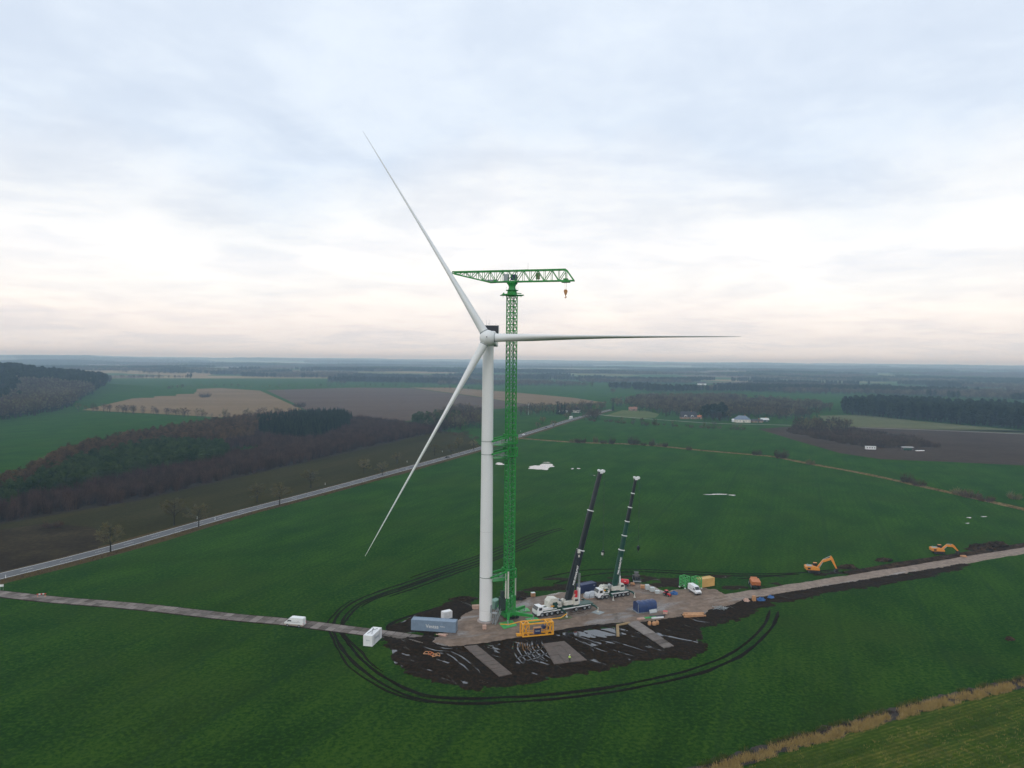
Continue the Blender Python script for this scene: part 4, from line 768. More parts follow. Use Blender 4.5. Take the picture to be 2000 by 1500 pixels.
# base: cross frame with outrigger beams, feet and machinery
bf = MB(); bf.box(loc_(0, 0, 1.35), (4.2, 4.2, 1.1), rz=YAW); bf.build('base_frame', CGREEN, tc_)
for s in (-1, 1): MB().box(loc_(s * 1.4, 0, 3.6), (.35, 3.0, 3.0), rz=YAW).build('base_panel', CGREEN, tc_) if s < 0 else MB().bar(loc_(1.35, -1.35, 1.9), loc_(1.35, -1.35, 6.5), .3).build('base_post', CGREEN, tc_)
feet = {'front': G(992, 1222, PZ) - MB0, 'right': G(1041, 1212, PZ) - MB0, 'back': G(1024, 1193, PZ) - MB0, 'left': G(972, 1192, PZ) - MB0}
for k, f in feet.items():
    f = Vector((f.x, f.y, 0)); m = MB(); m.loft([[Vector((d.x * .12, d.y * .12, 0)) + Vector((-d.y, d.x, 0)).normalized() * (a * .42) + Vector((0, 0, z)) for a, z in ((-1, .9), (1, .9), (1, 2.0), (-1, 2.0))] if i == 0 else [Vector((f.x, f.y, 0)) + Vector((-d.y, d.x, 0)).normalized() * (a * .3) + Vector((0, 0, z)) for a, z in ((-1, 1.0), (1, 1.0), (1, 1.6), (-1, 1.6))] for i in (0, 1) for d in (f,)], False)
    o = m.build('outrigger_beam', CGREEN, tc_); MB().tube(f + Vector((0, 0, .12)), f + Vector((0, 0, 1.5)), .2, n=10).tube(f + Vector((0, 0, .10)), f + Vector((0, 0, .2)), .5, n=12).build('foot_jack', STEEL, o)
for s in (-1, 1):
    for k in range(3): MB().tube(loc_(-1.0 + k * 1.35, s * 1.9 - .2, .65), loc_(-1.0 + k * 1.35, s * 1.9 + .2, .65), .62, n=16).build('wheel', BLACK, tc_)
for x, y in ((-1.55, -1.1), (-1.1, -1.7), (1.7, -.6)):
    q = loc_(x, y, 0); MB().tube(q + Vector((0, 0, 6.0)), q + Vector((0, 0, 13.6)), .24, n=10).build('climbing_cylinder', CREAM, tc_)
m = MB(); m.box(loc_(-2.3, -.4, 4.4), (1.5, 1.6, 3.6), rz=YAW).box(loc_(-2.2, -.2, 7.0), (.9, .9, 1.8), rz=YAW); m.build('winch_housing', M('winch_dark', (.02, .035, .025), .6, .4, 2.0), tc_)
# collars tying the mast to the turbine tower
TV = (B - MB0); TV.z = 0; tdir_ = TV.normalized(); tn = Vector((-tdir_.y, tdir_.x, 0))
def zat(u, v, y): return atdepth(u, v, y).z - PZ
for (v0, big) in ((863, 1), (888.5, 1), (1130, 0)):
    zc = zat(948, v0, B.y - 1.8); cl_ = MB(); e = h2 + .38
    for z in (zc - .7, zc + 1.6):
        for (x0, y0, x1, y1) in ((-e, -e, e, -e), (e, -e, e, e), (e, e, -e, e), (-e, e, -e, -e)): cl_.bar(loc_(x0, y0, z), loc_(x1, y1, z), .32, .36)
    for x in (-e, e):
        for y in (-e, e): cl_.bar(loc_(x, y, zc - .7), loc_(x, y, zc + 1.6), .28)
    for (x0, y0, x1, y1) in ((-e, -e, e, -e), (e, -e, e, e)): cl_.bar(loc_(x0, y0, zc - .6), loc_(x1, y1, zc + 1.5), .12); cl_.bar(loc_(x1, y1, zc - .6), loc_(x0, y0, zc + 1.5), .12)
    col_ = cl_.build('tie_collar', CGREEN, tc_)
    for s in (-1, 1):
        a = tn * (s * 1.3) + tdir_ * 1.2 + Vector((0, 0, zc + 1.1)); b = TV + tn * (s * 1.95) - tdir_ * .6 + Vector((0, 0, zc + .1)); MB().bar(a, b, .34, .42).build('tie_arm', CGREEN, col_)
        MB().bar(a + Vector((0, 0, -1.6)), b + tdir_ * -.4 + Vector((0, 0, -.1)), .14).build('tie_strut', STEEL, col_)
    MB().lathe([(tr(zc) + .05, zc - .05), (tr(zc) + .07, zc - .05), (tr(zc) + .07, zc + .05), (tr(zc) + .05, zc + .05)], TV, 40).build('tower_band', M('band_dark', (.01, .06, .03), .6), col_)
    pl = MB(); pc = TV * .48 + Vector((0, 0, zc - 1.15)); pl.box(pc, (TV.length * .62, 3.4, .10), rz=math.atan2(tdir_.y, tdir_.x)); plo = pl.build('work_platform', CGREEN, col_); rl = MB()
    for s in (-1, 1):
        for z in (.55, 1.05): rl.bar(pc + tn * (s * 1.7) - tdir_ * 1.9 + Vector((0, 0, z)), pc + tn * (s * 1.7) + tdir_ * 1.9 + Vector((0, 0, z)), .06)
        for k in range(4): q = pc + tn * (s * 1.7) + tdir_ * (-1.9 + k * 1.27); rl.bar(q, q + Vector((0, 0, 1.05)), .06)
    rl.build('guard_rail', CGREEN2, plo); q = pc + tn * -1.1 + tdir_ * -1.5 + Vector((0, 0, .75)); MB().box(q, (.9, .7, 1.1), rz=YAW).build('hydraulic_box', GREYP, plo)
# slewing head and jib
zs = MTOP; MB().lathe([(1.25, zs - .4), (1.4, zs + .2), (1.25, zs + 1.2), (.95, zs + 1.9), (.95, zs + 2.3), (1.15, zs + 2.8), (1.5, zs + 3.1), (1.5, zs + 3.5)], n=24).build('slewing_tower', CGREEN, tc_)
pf = MB(); pf.box(loc_(0, 0, zs - .1), (6.2, 3.8, .16), rz=YAW * .4); pfo = pf.build('lower_platform', CGREEN, tc_)
for a_, b_, w_ in [((s * 2.5, -.9, zs - .1), (s * 2.5, -.9, zs - .9), .09) for s in (-1, 1)] + [((s * 1.6, -1.6, zs - .1), (s * 1.6, -1.6, zs - .8), .09) for s in (-1, 1)] + [((-2.6, s * .9, zs), (-2.2, s * .9, zs + .5), .3) for s in (-1, 1)] + [((-2.5, -1.7, zs), (-1.0, -1.9, zs + .1), .2), ((1.0, -1.7, zs + .35), (2.6, -1.2, zs + .3), .22)]: MB().bar(a_, b_, w_).build('bracket', CGREEN, pfo)
MB().lathe([(1.7, zs + 1.15), (1.75, zs + 1.3)], n=20).build('upper_platform', CGREEN, tc_); upp = C.objects[-1]
for k in range(9): a = k * .698; q = Vector((1.68 * math.cos(a), 1.68 * math.sin(a), zs + 1.3)); MB().bar(q, q + Vector((0, 0, 1.0)), .05).build('rail_post', GREYP, upp)
JY = math.radians(-15); jx = Vector((math.cos(JY), math.sin(JY), 0)); jy = Vector((-jx.y, jx.x, 0)); z0 = zs + 3.5; ZTOP = zat(999, 529, MB0.y); JD = ZTOP - z0 - .15
def J(x, y, z): return jx * x + jy * y + Vector((0, 0, z0 + .15 + z))
def truss(xs, zb, wid, name, endcap):
    ch = [MB() for _ in range(4)]; br_ = MB(); zt = JD
    for s in (-1, 1):
        for i in range(len(xs) - 1):
            ch[s + 1].bar(J(xs[i], s * wid, zt), J(xs[i + 1], s * wid, zt), .34); ch[s + 2 if s < 0 else 3].bar(J(xs[i], s * wid, zb[i]), J(xs[i + 1], s * wid, zb[i + 1]), .30)
            br_.bar(J(xs[i], s * wid, zb[i]), J(xs[i], s * wid, zt), .15)
            if i % 2 == 0: br_.bar(J(xs[i], s * wid, zb[i]), J(xs[i + 1], s * wid, zt), .17)
            else: br_.bar(J(xs[i], s * wid, zt), J(xs[i + 1], s * wid, zb[i + 1]), .17)
        br_.bar(J(xs[-1], s * wid, zb[-1]), J(xs[-1], s * wid, zt), .2)
    for i in range(len(xs)): br_.bar(J(xs[i], -wid, zt), J(xs[i], wid, zt), .13); br_.bar(J(xs[i], -wid, zb[i]), J(xs[i], wid, zb[i]), .13)
    o = br_.build(name, CGREEN, tc_)
    for c_ in ch: c_.build('chord', CGREEN, o)
    return o
JR = 16.9; JLn = -17.4
xr = [1.2 + (JR - 1.6 - 1.2) * k / 7 for k in range(8)]; jib = truss(xr, [0] * 8, .95, 'jib', 1)
m = MB()
for s in (-1, 1): m.bar(J(xr[-1], s * .95, JD), J(JR + .5, s * .95, 0.1), .24); m.bar(J(xr[-1], s * .95, 0), J(JR + .6, s * .95, 0), .26)
m.bar(J(JR + .5, -1, 0), J(JR + .5, 1, 0), .3); m.build('jib_nose', CGREEN, jib)
xl = [-1.2 + (JLn + 1.2) * k / 9 for k in range(10)]; zb = [0, 0, 0, -.05] + [.0 + (JD - .45) * ((k + 1) / 6) for k in range(6)]
cj = truss(xl, zb, .95, 'counter_jib', 1); m = MB(); m.box(J(-6.0, 0, .35), (3.4, 1.4, .6), rz=JY); m.build('ballast_block', GREYP, cj)
MB().box(J(0, 0, .02), (4.6, 2.4, .35), rz=JY).build('turntable', CGREEN, tc_)
m = MB()
for s in (-1, 1): m.bar(J(-1.2, s * .95, JD), J(1.2, s * .95, JD), .30); m.bar(J(-1.2, s * .95, 0), J(1.2, s * .95, JD), .16); m.bar(J(1.2, s * .95, 0), J(-1.2, s * .95, JD), .16)
m.bar(J(.2, -.9, JD), J(.2, .9, JD + .35), .2); m.build('tower_head', CGREEN, tc_)
MB().box(J(.4, .2, 1.25), (1.5, 1.4, 1.5), rz=JY).box(J(.9, -.3, 1.5), (.7, .9, .9), rz=JY).build('hoist_motor', NAVY, tc_)
MB().box(J(-1.6, -.5, 1.15), (1.2, 1.1, 1.9), rz=JY).build('control_cabin', GREYP, tc_); MB().box(J(7.4, -.2, 1.4), (1.0, .9, 1.7), rz=JY).build('switch_cabinet', M('cabinet_olive', (.16, .20, .08), .6), jib)
MB().box(J(4.1, 0, JD + .2), (.8, .6, .2), rz=JY).build('top_hatch', CGREEN, jib); MB().tube(J(4.5, 0, JD), J(4.5, 0, JD + 2.1), .04, n=5).build('wind_sensor_mast', STEEL, jib)
tx = JR - 1.7; tro = MB(); tro.box(J(tx, 0, -.25), (2.2, 2.1, .45), rz=JY).box(J(tx, 0, .25), (1.2, 1.5, .7), rz=JY); tro = tro.build('trolley', CGREEN, tc_)
m = MB(); hkz = -3.2
for s in (-.25, .25): m.tube(J(tx + s, 0, -.4), J(tx + s * .6, 0, hkz + .5), .03, n=4)
m.build('hoist_rope', BGREY, tc_); hk = MB(); hk.prism([(-.5, .45), (-.3, .8), (.3, .8), (.5, .45), (.3, -.35), (.12, -.7), (-.12, -.7), (-.3, -.35)], -.3, .3)
hk.tube((0, 0, -.7), (0, 0, -1.0), .12, n=8).tube((0, 0, -1.0), (.2, 0, -1.3), .13, n=8).tube((.2, 0, -1.3), (-.1, 0, -1.5), .13, n=8).tube((-.1, 0, -1.5), (-.28, 0, -1.3), .12, .06, n=8)
hko = hk.build('hook_block', BRASS, tc_); hko.location = J(tx, 0, hkz); hko.rotation_euler = (0, 0, JY)
def slab(name, label, cat, pix, h, mat, pieces=1, z=PZ, group=None, gap=.04):       # ground mats made of boards
    P = [G(u, v, z) for u, v in pix]; c = sum(P, Vector()) / 4; t = thing(name, label, cat, c, 0, group); a0, a1, b1, b0 = [p - c for p in P]
    for k in range(pieces):
        f0 = k / pieces + gap / 4; f1 = (k + 1) / pieces - gap / 4; q = [a0.lerp(a1, f0), a0.lerp(a1, f1), b0.lerp(b1, f1), b0.lerp(b1, f0)]; dz = rnd.uniform(-.012, .012)
        m = MB(); m.loft([[p + Vector((0, 0, .0)) for p in q], [p + Vector((0, 0, h + dz)) for p in q]], False); m.build('board', mat, t)
    return t
slab('crane_mat', 'pale green steel mat under the tower crane front foot', 'crane mat', [(974, 1218), (1000, 1212), (1010, 1222), (984, 1229)], .18, CGREEN2, 4)
slab('crane_mat', 'pale green steel mat under the tower crane right foot', 'crane mat', [(1026, 1209), (1048, 1206), (1056, 1213), (1034, 1217)], .18, CGREEN2, 4)
slab('crane_mat', 'pale green steel mat under the far tower crane foot', 'crane mat', [(1014, 1190), (1030, 1188), (1036, 1194), (1018, 1197)], .18, CGREEN2, 4)

# ------------------------------------------------------------------ containers
def container(label, pA, pB, Lg, W, H, mat, frame=None, name='shipping_container', group=None, z=PZ, ribs=True, roofmat=None, text=None, door_end=1, wmat=LINE):
    """pA, pB: near bottom corners; the box reaches away from the camera."""
    a, b = G(*pA, z), G(*pB, z); yw = yaw_of(a, b); mid = (a + b) / 2; n = Vector((-math.sin(yw), math.cos(yw), 0)); c = mid + n * (W / 2)
    t = thing(name, label, 'container', c, yw, group); f = MB(); e = .12
    for y in (-W / 2 + e / 2, W / 2 - e / 2):
        for zz in (.12, H - .07): f.bar((-Lg / 2, y, zz), (Lg / 2, y, zz), e, .16)
        for x in (-Lg / 2 + e / 2, Lg / 2 - e / 2): f.bar((x, y, .04), (x, y, H), .16)
    for x in (-Lg / 2 + e / 2, Lg / 2 - e / 2):
        for zz in (.12, H - .07): f.bar((x, -W / 2, zz), (x, W / 2, zz), e, .16)
    f.build('frame', frame or mat, t); MB().box((0, 0, .16), (Lg - .1, W - .1, .1)).build('floor', BLACK, t)
    pit = .28; nn = max(4, int(Lg / pit)); dp = .045 if ribs else 0
    for s in (-1, 1):
        V_ = []; F_ = []
        for i in range(nn * 4 + 1):
            x = -Lg / 2 + .1 + (Lg - .2) * i / (nn * 4); o = dp if (i % 4) in (1, 2) else 0
            V_ += [(x, s * (W / 2 - .02 - o), .2), (x, s * (W / 2 - .02 - o), H - .14)]
        for i in range(nn * 4): F_.append((2 * i, 2 * i + 2, 2 * i + 3, 2 * i + 1))
        MB().add(V_, F_).build('side_panel', mat, t)
    V_ = []; F_ = []
    for i in range(nn * 2 + 1):
        x = -Lg / 2 + .1 + (Lg - .2) * i / (nn * 2); o = .03 if (i % 2 and ribs) else 0; V_ += [(x, -W / 2 + .1, H - .03 - o), (x, W / 2 - .1, H - .03 - o)]
    for i in range(nn * 2): F_.append((2 * i, 2 * i + 2, 2 * i + 3, 2 * i + 1))
    MB().add(V_, F_).build('roof_panel', roofmat or mat, t)
    MB().box((-door_end * (Lg / 2 - .06), 0, H / 2), (.05, W - .2, H - .3)).build('end_panel', mat, t)
    for s in (-1, 1):
        d = MB().box((door_end * (Lg / 2 - .05), s * (W / 4 - .03), H / 2), (.06, W / 2 - .16, H - .32)).build('door', mat, t); m = MB()
        for k in (-.25, .25): m.tube((door_end * (Lg / 2 + .01), s * W / 4 + k, .25), (door_end * (Lg / 2 + .01), s * W / 4 + k, H - .25), .025, n=5)
        m.build('lock_rod', STEEL, d)
    if text:
        for s_, size, x, zz in text: text_part(s_, size, wmat, t, Matrix.Translation((x, -W / 2 - .012, zz)) @ Matrix.Rotation(math.pi / 2, 4, 'X'), bold=.012)
    return t
c1 = container('long blue grey container with white Vestas lettering beside the access track', (803, 1231), (889.5, 1236.5), 12.19, 2.44, 2.9, SLATE, text=[('Vestas', 1.35, -.3, 1.35), ('Wind Systems', .22, 2.55, 1.45)])
c2 = container('open white container standing in the grass beside the access track', (711, 1262.5), (727, 1263.5), 2.44, 6.06, 2.75, VANW, ribs=False, name='storage_container', z=.0)
text_part('Vestas', .42, SLATE, c2, Matrix.Translation((0, -3.06, 1.55)) @ Matrix.Rotation(math.pi / 2, 4, 'X')); text_part('Vestas', 1.0, SLATE, c2, Matrix.Translation((1.235, .1, 1.5)) @ Matrix.Rotation(math.pi / 2, 4, 'Z') @ Matrix.Rotation(math.pi / 2, 4, 'X'))
m = MB()
for s in (-1, 1): m.bar((-.6 * s, -1.8, 2.8), (.15 * s, .2, 3.1), .08); m.bar((.5 * s, 2.0, 2.8), (.1 * s, .2, 3.1), .08)
m.bar((0, .2, 3.1), (0, .2, 3.9), .06); m.build('lifting_sling', BGREY, c2)
# turn the white box so that its long side recedes to the right
a_ = G(727, 1263.5); b_ = G(747.5, 1244); c2.rotation_euler.z = yaw_of(a_, b_) - math.pi / 2; hd_ = (b_ - a_).normalized(); rt_ = Vector((hd_.y, -hd_.x, 0)); cc = a_ + hd_ * 3.03 - rt_ * 1.22; c2.location = (cc.x, cc.y, .02)
c3 = container('small white container behind the long blue grey one', (864, 1209.5), (875, 1210.5), 1.6, 2.7, 2.0, VANW, ribs=False, name='site_box'); c3.rotation_euler.z -= .75
c4 = container('dark blue container parked behind the tall mobile crane', (1134, 1160), (1165.5, 1153.5), 6.06, 2.44, 2.6, NAVY, text=[('SEA', .35, 2.2, 1.9)])
c5 = container('tan container behind the green lattice frames', (1366, 1149), (1396.5, 1144), 6.06, 2.44, 2.7, TANC)
c6 = container('bright green machinery container behind the tower crane base', (966, 1185), (979, 1192), 2.44, 6.06, 2.75, CGREEN2, name='machinery_container'); c6.rotation_euler.z += .55
c7 = container('small grey green container half hidden by the turbine tower', (956, 1188), (966, 1191), 2.2, 3.0, 2.4, M('grey_green', (.20, .34, .27), .6), name='site_box')

# ------------------------------------------------------------------ vans, cars, lorry
def wheel_set(t, xs, y, r, w_, rim=STEEL):
    for x in xs:
        for s in (-1, 1):
            o = MB().tube((x, s * (y - w_), r), (x, s * y, r), r, n=18).build('wheel', BLACK, t); MB().tube((x, s * (y - .02), r), (x, s * (y + .015), r), r * .58, n=12).build('rim', rim, o)
def body_shell(poly, W, tum, zt, zb_):                 # side outline with walls leaning in above zt
    top = max(z for _, z in poly); n = len(poly); v = []
    for s in (-1, 1):
        for x, z in poly: k = 1 - tum * max(0, (z - zt) / (top - zt)) - (.10 if z < zb_ else 0); v.append((x, s * W / 2 * k, z))
    m = MB(); m.add(v, [(i, (i + 1) % n, n + (i + 1) % n, n + i) for i in range(n)]); m.add(v, [tuple(range(n - 1, -1, -1)), tuple(range(n, 2 * n))]); return m
def van(label, a, b, dirty, text=None, z=PZ):
    a, b = G(*a, z), G(*b, z); yw = yaw_of(b, a); c = (a + b) / 2; Lg = 6.1; t = thing('delivery_van', label, 'van', c, yw, 'white vans on the site')
    poly = [(-3.0, .68), (-2.95, 2.45), (-2.8, 2.66), (.9, 2.68), (1.35, 2.58), (2.15, 1.62), (2.85, 1.28), (3.02, 1.0), (3.0, .66)]
    body = body_shell(poly, 2.0, .12, 1.3, .3).build('body', VANW, t); MB().box((0, 0, .62), (5.96, 2.03 if dirty else 1.9, .42 if dirty else .26)).build('sill_panel', VAND if dirty else BGREY, t)
    MB().add([(1.42, -.76, 2.50), (1.42, .76, 2.50), (2.14, .84, 1.66), (2.14, -.84, 1.66)], [(0, 1, 2, 3)]).build('windscreen', GLASS, t); t_ = t.children
    for v in C.objects[-1].data.vertices: v.co += Vector((.03, 0, .03))
    for s in (-1, 1):
        y0 = .93; MB().add([(.75, s * (y0 - .015), 2.2), (1.45, s * (y0 - .015), 2.2), (1.95, s * (y0 + .055), 1.62), (.75, s * (y0 + .055), 1.58)], [(0, 1, 2, 3)] if s < 0 else [(3, 2, 1, 0)]).build('side_window', GLASS, t)
        MB().box((1.75, s * 1.12, 1.72), (.15, .22, .32)).build('mirror', BLACK, t); MB().box((2.95, s * .72, .98), (.14, .36, .26)).build('headlight', STEEL, t); MB().box((-3.0, s * .88, 1.1), (.05, .12, .7)).build('tail_light', RED, t)
        MB().box((-.6, s * 1.0, 1.45), (3.2, .02, .05)).build('side_rail', BGREY, t)
    MB().box((2.98, 0, .62), (.18, 1.86, .26)).build('bumper', BGREY, t); MB().box((3.0, 0, 1.0), (.05, .9, .2)).build('grille', BLACK, t); wheel_set(t, (-1.75, 1.95), 1.03, .40, .24); t.scale = (.92, .92, .92)
    if text: text_part(text, .22, BGREY, t, Matrix.Translation((-1.4, .995, 1.75)) @ Matrix.Rotation(math.pi, 4, 'Z') @ Matrix.Rotation(math.pi / 2, 4, 'X'))
    return t
van('white van with muddy lower sides driving along the access track', (557, 1220.5), (596, 1224), True, 'service', z=.12)
van('white van parked before the green lattice frames', (1366, 1164), (1347, 1152), False)
def car(label, u, v, paint, fwd=1):
    p = G(u, v, .1); i = min(range(len(road_c)), key=lambda k: (road_c[k] - p).length); d = road_c[min(i + 1, len(road_c) - 1)] - road_c[max(i - 1, 0)]; n = Vector((-d.y, d.x, 0)).normalized(); q = road_c[i] + n * (-1.7 * fwd)
    t = thing('car', label, 'car', (q.x, q.y, .1), math.atan2(d.y, d.x) + (0 if fwd > 0 else math.pi), 'cars on the country road')
    body_shell([(-2.15, .35), (-2.2, .85), (-1.9, .98), (1.0, .95), (2.0, .78), (2.2, .55), (2.15, .35)], 1.78, .06, .6, .2).build('body', paint, t)
    body_shell([(-1.85, .97), (-1.35, 1.42), (.15, 1.45), (.95, .95)], 1.6, .2, .95, .2).build('cabin', GLASS, t); MB().box((-.6, 0, 1.44), (1.45, 1.2, .05)).build('roof', paint, t); wheel_set(t, (-1.3, 1.35), .88, .32, .2); return t
car('black car on the road left of the tower', 853, 893, BBLACK); car('white car on the road just right of the lattice mast', 1021, 849, VANW); car('dark car climbing the road towards the hamlet', 1069, 836, BGREY); car('white car behind the lorry on the road', 1094, 829, VANW, -1); car('white car near the road junction', 1142, 812, VANW)
p = G(1122, 819, .1); i = min(range(len(road_c)), key=lambda k: (road_c[k] - p).length); d = road_c[i + 1] - road_c[i - 1]; n = Vector((-d.y, d.x, 0)).normalized(); q = road_c[i] + n * 1.7
lor = thing('box_lorry', 'white box lorry coming down the country road', 'lorry', (q.x, q.y, .1), math.atan2(d.y, d.x) + math.pi)
MB().box((-1.2, 0, 2.4), (7.0, 2.5, 2.9)).build('cargo_box', VANW, lor); body_shell([(2.5, .5), (2.5, 3.0), (4.0, 3.0), (4.4, 1.8), (4.4, .5)], 2.4, .05, 1.5, .2).build('cab', VANW, lor); MB().box((4.3, 0, 2.2), (.2, 2.1, .8)).build('windscreen', GLASS, lor); MB().box((-.3, 0, .75), (8.4, 1.0, .35)).build('chassis', BLACK, lor); wheel_set(lor, (-3.2, 3.3), 1.2, .5, .3)
# ------------------------------------------------------------------ mobile cranes
def mobile_crane(label, pf_, pr_, W, axles, piv, head, cyl_base, cyl_top, collars, widths, mats, txt, hook, big):
    a, b = G(*pf_, PZ), G(*pr_, PZ); fwd = (a - b).normalized(); yw = math.atan2(fwd.y, fwd.x); far_n = Vector((-fwd.y, fwd.x, 0));
    if far_n.y < 0: far_n = -far_n
    Lg = (a - b).length; mid = (a + b) / 2 + far_n * (W / 2); t = thing('mobile_crane', label, 'mobile crane', mid, yw, 'mobile cranes on the hardstand'); Ri = Matrix.Rotation(-yw, 3, 'Z')
    def l(p): return Ri @ (Vector(p) - mid)
    ns = 1 if (Ri @ -far_n).y > 0 else -1               # near side in local y
    MB().box((-.2, 0, 1.15), (Lg - 1.2, W * .62, .55)).build('chassis', BGREEN, t)
    dk = MB().box((-.6, 0, 1.62), (Lg - 2.6, W, .22)).build('deck', BGREEN, t); m = MB()
    for s in (-1, 1):
        m.box((-.6, s * (W / 2 - .02), 1.35), (Lg - 3.2, .08, .32))
        m.box((Lg * .28, s * W * .33, 2.05), (Lg * .22, W * .3, .65))
    m.build('side_locker', CREAM if not big else VANW, t); m = MB().box((Lg * .26, 0, 2.0), (Lg * .2, W * .34, .5)); m.build('engine_cover', BGREEN, t)
    MB().box((0, ns * (W / 2 + .03), 1.36), (Lg * .5, .02, .12)).build('side_stripe', LINE, t)
    xc = Lg / 2; body_shell([(xc - 2.1, .75), (xc - 2.1, 3.0), (xc - .55, 3.05), (xc - .05, 2.1), (xc, 1.2), (xc - .05, .6)], W, .10, 1.8, .5).build('driver_cab', VANW, t)
    MB().add([(xc - .50, -W * .42, 2.98), (xc - .50, W * .42, 2.98), (xc - .02, W * .46, 2.08), (xc - .02, -W * .46, 2.08)], [(0, 1, 2, 3)]).build('windscreen', GLASS, t)
    for v in C.objects[-1].data.vertices: v.co += Vector((.03, 0, .02))
    for s in (-1, 1): MB().box((xc - 1.15, s * (W / 2 * .95), 2.35), (1.0, .06, .75)).build('side_window', GLASS, t); MB().box((xc - .02, s * W * .36, .95), (.08, .4, .22)).build('headlight', STEEL, t)
    MB().box((xc - .02, 0, .6), (.2, W * .96, .32)).build('bumper', BGREY, t); r = .66
    for x in axles: wheel_set(t, (Lg / 2 - x * Lg,), W / 2 + .02, r, .42)
    # outriggers
    for x, s, ext, mt in big['rig']:
        m = MB(); y1 = s * (W / 2 + ext); x0 = Lg / 2 - x * Lg; m.bar((x0, s * .3, 1.25), (x0, s * (W / 2 + ext * .5), 1.5), .42, .5); m.bar((x0, s * (W / 2 + ext * .45), 1.5), (x0, y1, 1.2), .34, .42); o = m.build('outrigger', BGREEN, t)
        MB().tube((x0, y1, .25), (x0, y1, 1.5), .13, n=8).tube((x0, y1, .22), (x0, y1, .3), .36, n=12).build('jack_leg', CREAM, o)
        if mt:
            wp = Matrix.Rotation(yw, 3, 'Z') @ Vector((x0, y1, 0)) + mid; g_ = thing('outrigger_mat', mt, 'crane mat', (wp.x, wp.y, PZ), yw + .35)
            for k in range(4): MB().box((0, -1.05 + k * .7, .06), (2.6, .66, .16)).build('board', big['mat'], g_)
    # slewing upper
    P0 = onplane(*piv, mid, Vector((1, .0, 0))) ; hd = (-fwd).copy(); hd = Vector((hd.x, hd.y, 0)).normalized(); rz = math.atan2(hd.y, hd.x)
    tpos = mid + (-fwd) * big['turn']; P0 = onplane(*piv, tpos, hd); Ph = onplane(*head, tpos, hd); P0l, Phl = l(P0), l(Ph); zt = 1.75
    tl = l(tpos); MB().lathe([(1.15, 1.7), (1.15, 2.05)], (tl.x, tl.y, 0), 24).build('turntable', BGREEN, t)
    bd = -1                                             # upper faces local -x
    up = MB(); up.box((tl.x + .2, tl.y, 2.5), (5.0, .9, .9)); up.prism([(tl.x + 2.2, 2.1), (tl.x + 2.6, 3.4), (tl.x + 1.2, 3.9), (tl.x - .6, 3.0), (tl.x - 1.6, 2.1)], tl.y - .45, tl.y + .45); upo = up.build('slewing_frame', CREAM, t)
    MB().box((tl.x - .6, tl.y + ns * 1.15, 2.85), (big['pan'], .55, 1.15)).build('side_housing', CREAM, t)
    oc = body_shell([(tl.x - 3.0, 2.1), (tl.x - 3.1, 3.3), (tl.x - 2.8, 4.05), (tl.x - 1.5, 4.1), (tl.x - 1.4, 2.1)], 1.2, .1, 2.2, 0); occ = oc.build('operator_cab', CREAM, t); occ.location.y = tl.y + ns * big['caby']
    MB().box((tl.x - 2.25, ns * .56, 3.45), (1.0, .06, .6)).build('cab_window', GLASS, occ)
    cw = big['cw']
    kk = big['mh']; MB().prism([(tl.x + cw[0] + a_ * kk, 2.0 + b_ * kk) for a_, b_ in ((-1.9, 0), (-1.7, 1.3), (-.9, 1.7), (-.7, 2.3), (1.1, 2.5), (1.8, 1.7), (1.9, 0))], tl.y - W * .42, tl.y + W * .42).build('machinery_house', CREAM, t)
    m = MB()
    for j_ in range(6): a_ = j_ * .55 * kk; m.tube((tl.x + cw[0] - 1.5 * kk + a_, tl.y + ns * W * .25, 3.4 + kk * .7), (tl.x + cw[0] - 1.3 * kk + a_ * .9, tl.y + ns * W * .47, 2.5 + .2 * (j_ % 3)), .09, n=6)
    m.build('hose_bundle', BGREY, t)
    for s in (-1, 1): MB().box((tl.x + cw[0] + .9 * kk, tl.y + s * W * .5, 2.75), (.9 * kk, .5, .16)).build('warning_board', YELLOW, t)
    for k in range(cw[3]): MB().box((tl.x + cw[0] + (.12 if k % 2 else 0), tl.y, 2.0 + cw[2] * (k + .5)), (cw[1] - .15 * (k % 2), W * 1.02, cw[2] - .05)).build('counterweight_slab', BGREEN if k < cw[4] else CREAM, t)
    m = MB(); m.tube((tl.x + cw[0] - .9, tl.y - .7, 3.2), (tl.x + cw[0] - .9, tl.y + .7, 3.2), .62, n=16).tube((tl.x + cw[0] - 2.0, tl.y - .6, 3.5), (tl.x + cw[0] - 2.0, tl.y + .6, 3.5), .5, n=16); m.build('winch_drum', STEEL, t)
    m = MB(); 
    for k in range(5): x = tl.x + cw[0] - .9 + k * .45; m.bar((x, tl.y - W * .45, 3.3 + (k % 2) * .5), (x, tl.y + W * .45, 3.5 + (k % 3) * .3), .1)
    m.build('deck_rail', CREAM, t)
    # telescopic boom
    dirb = (Phl - P0l); tot = dirb.length; dirb.normalize(); sv = Vector((0, 1, 0)); nv = dirb.cross(sv).normalized()
    def ring_(q, wd, dp): return [q + sv * (x * wd) + nv * (y * dp) for x, y in ((-.5, -.5), (-.5, .3), (-.3, .5), (.3, .5), (.5, .3), (.5, -.5), (.25, -.6), (-.25, -.6))]
    cuts = [0.0] + [max(0.02, (l(onplane(*c, tpos, hd)) - P0l).dot(dirb) / tot) for c in collars] + [1.0]
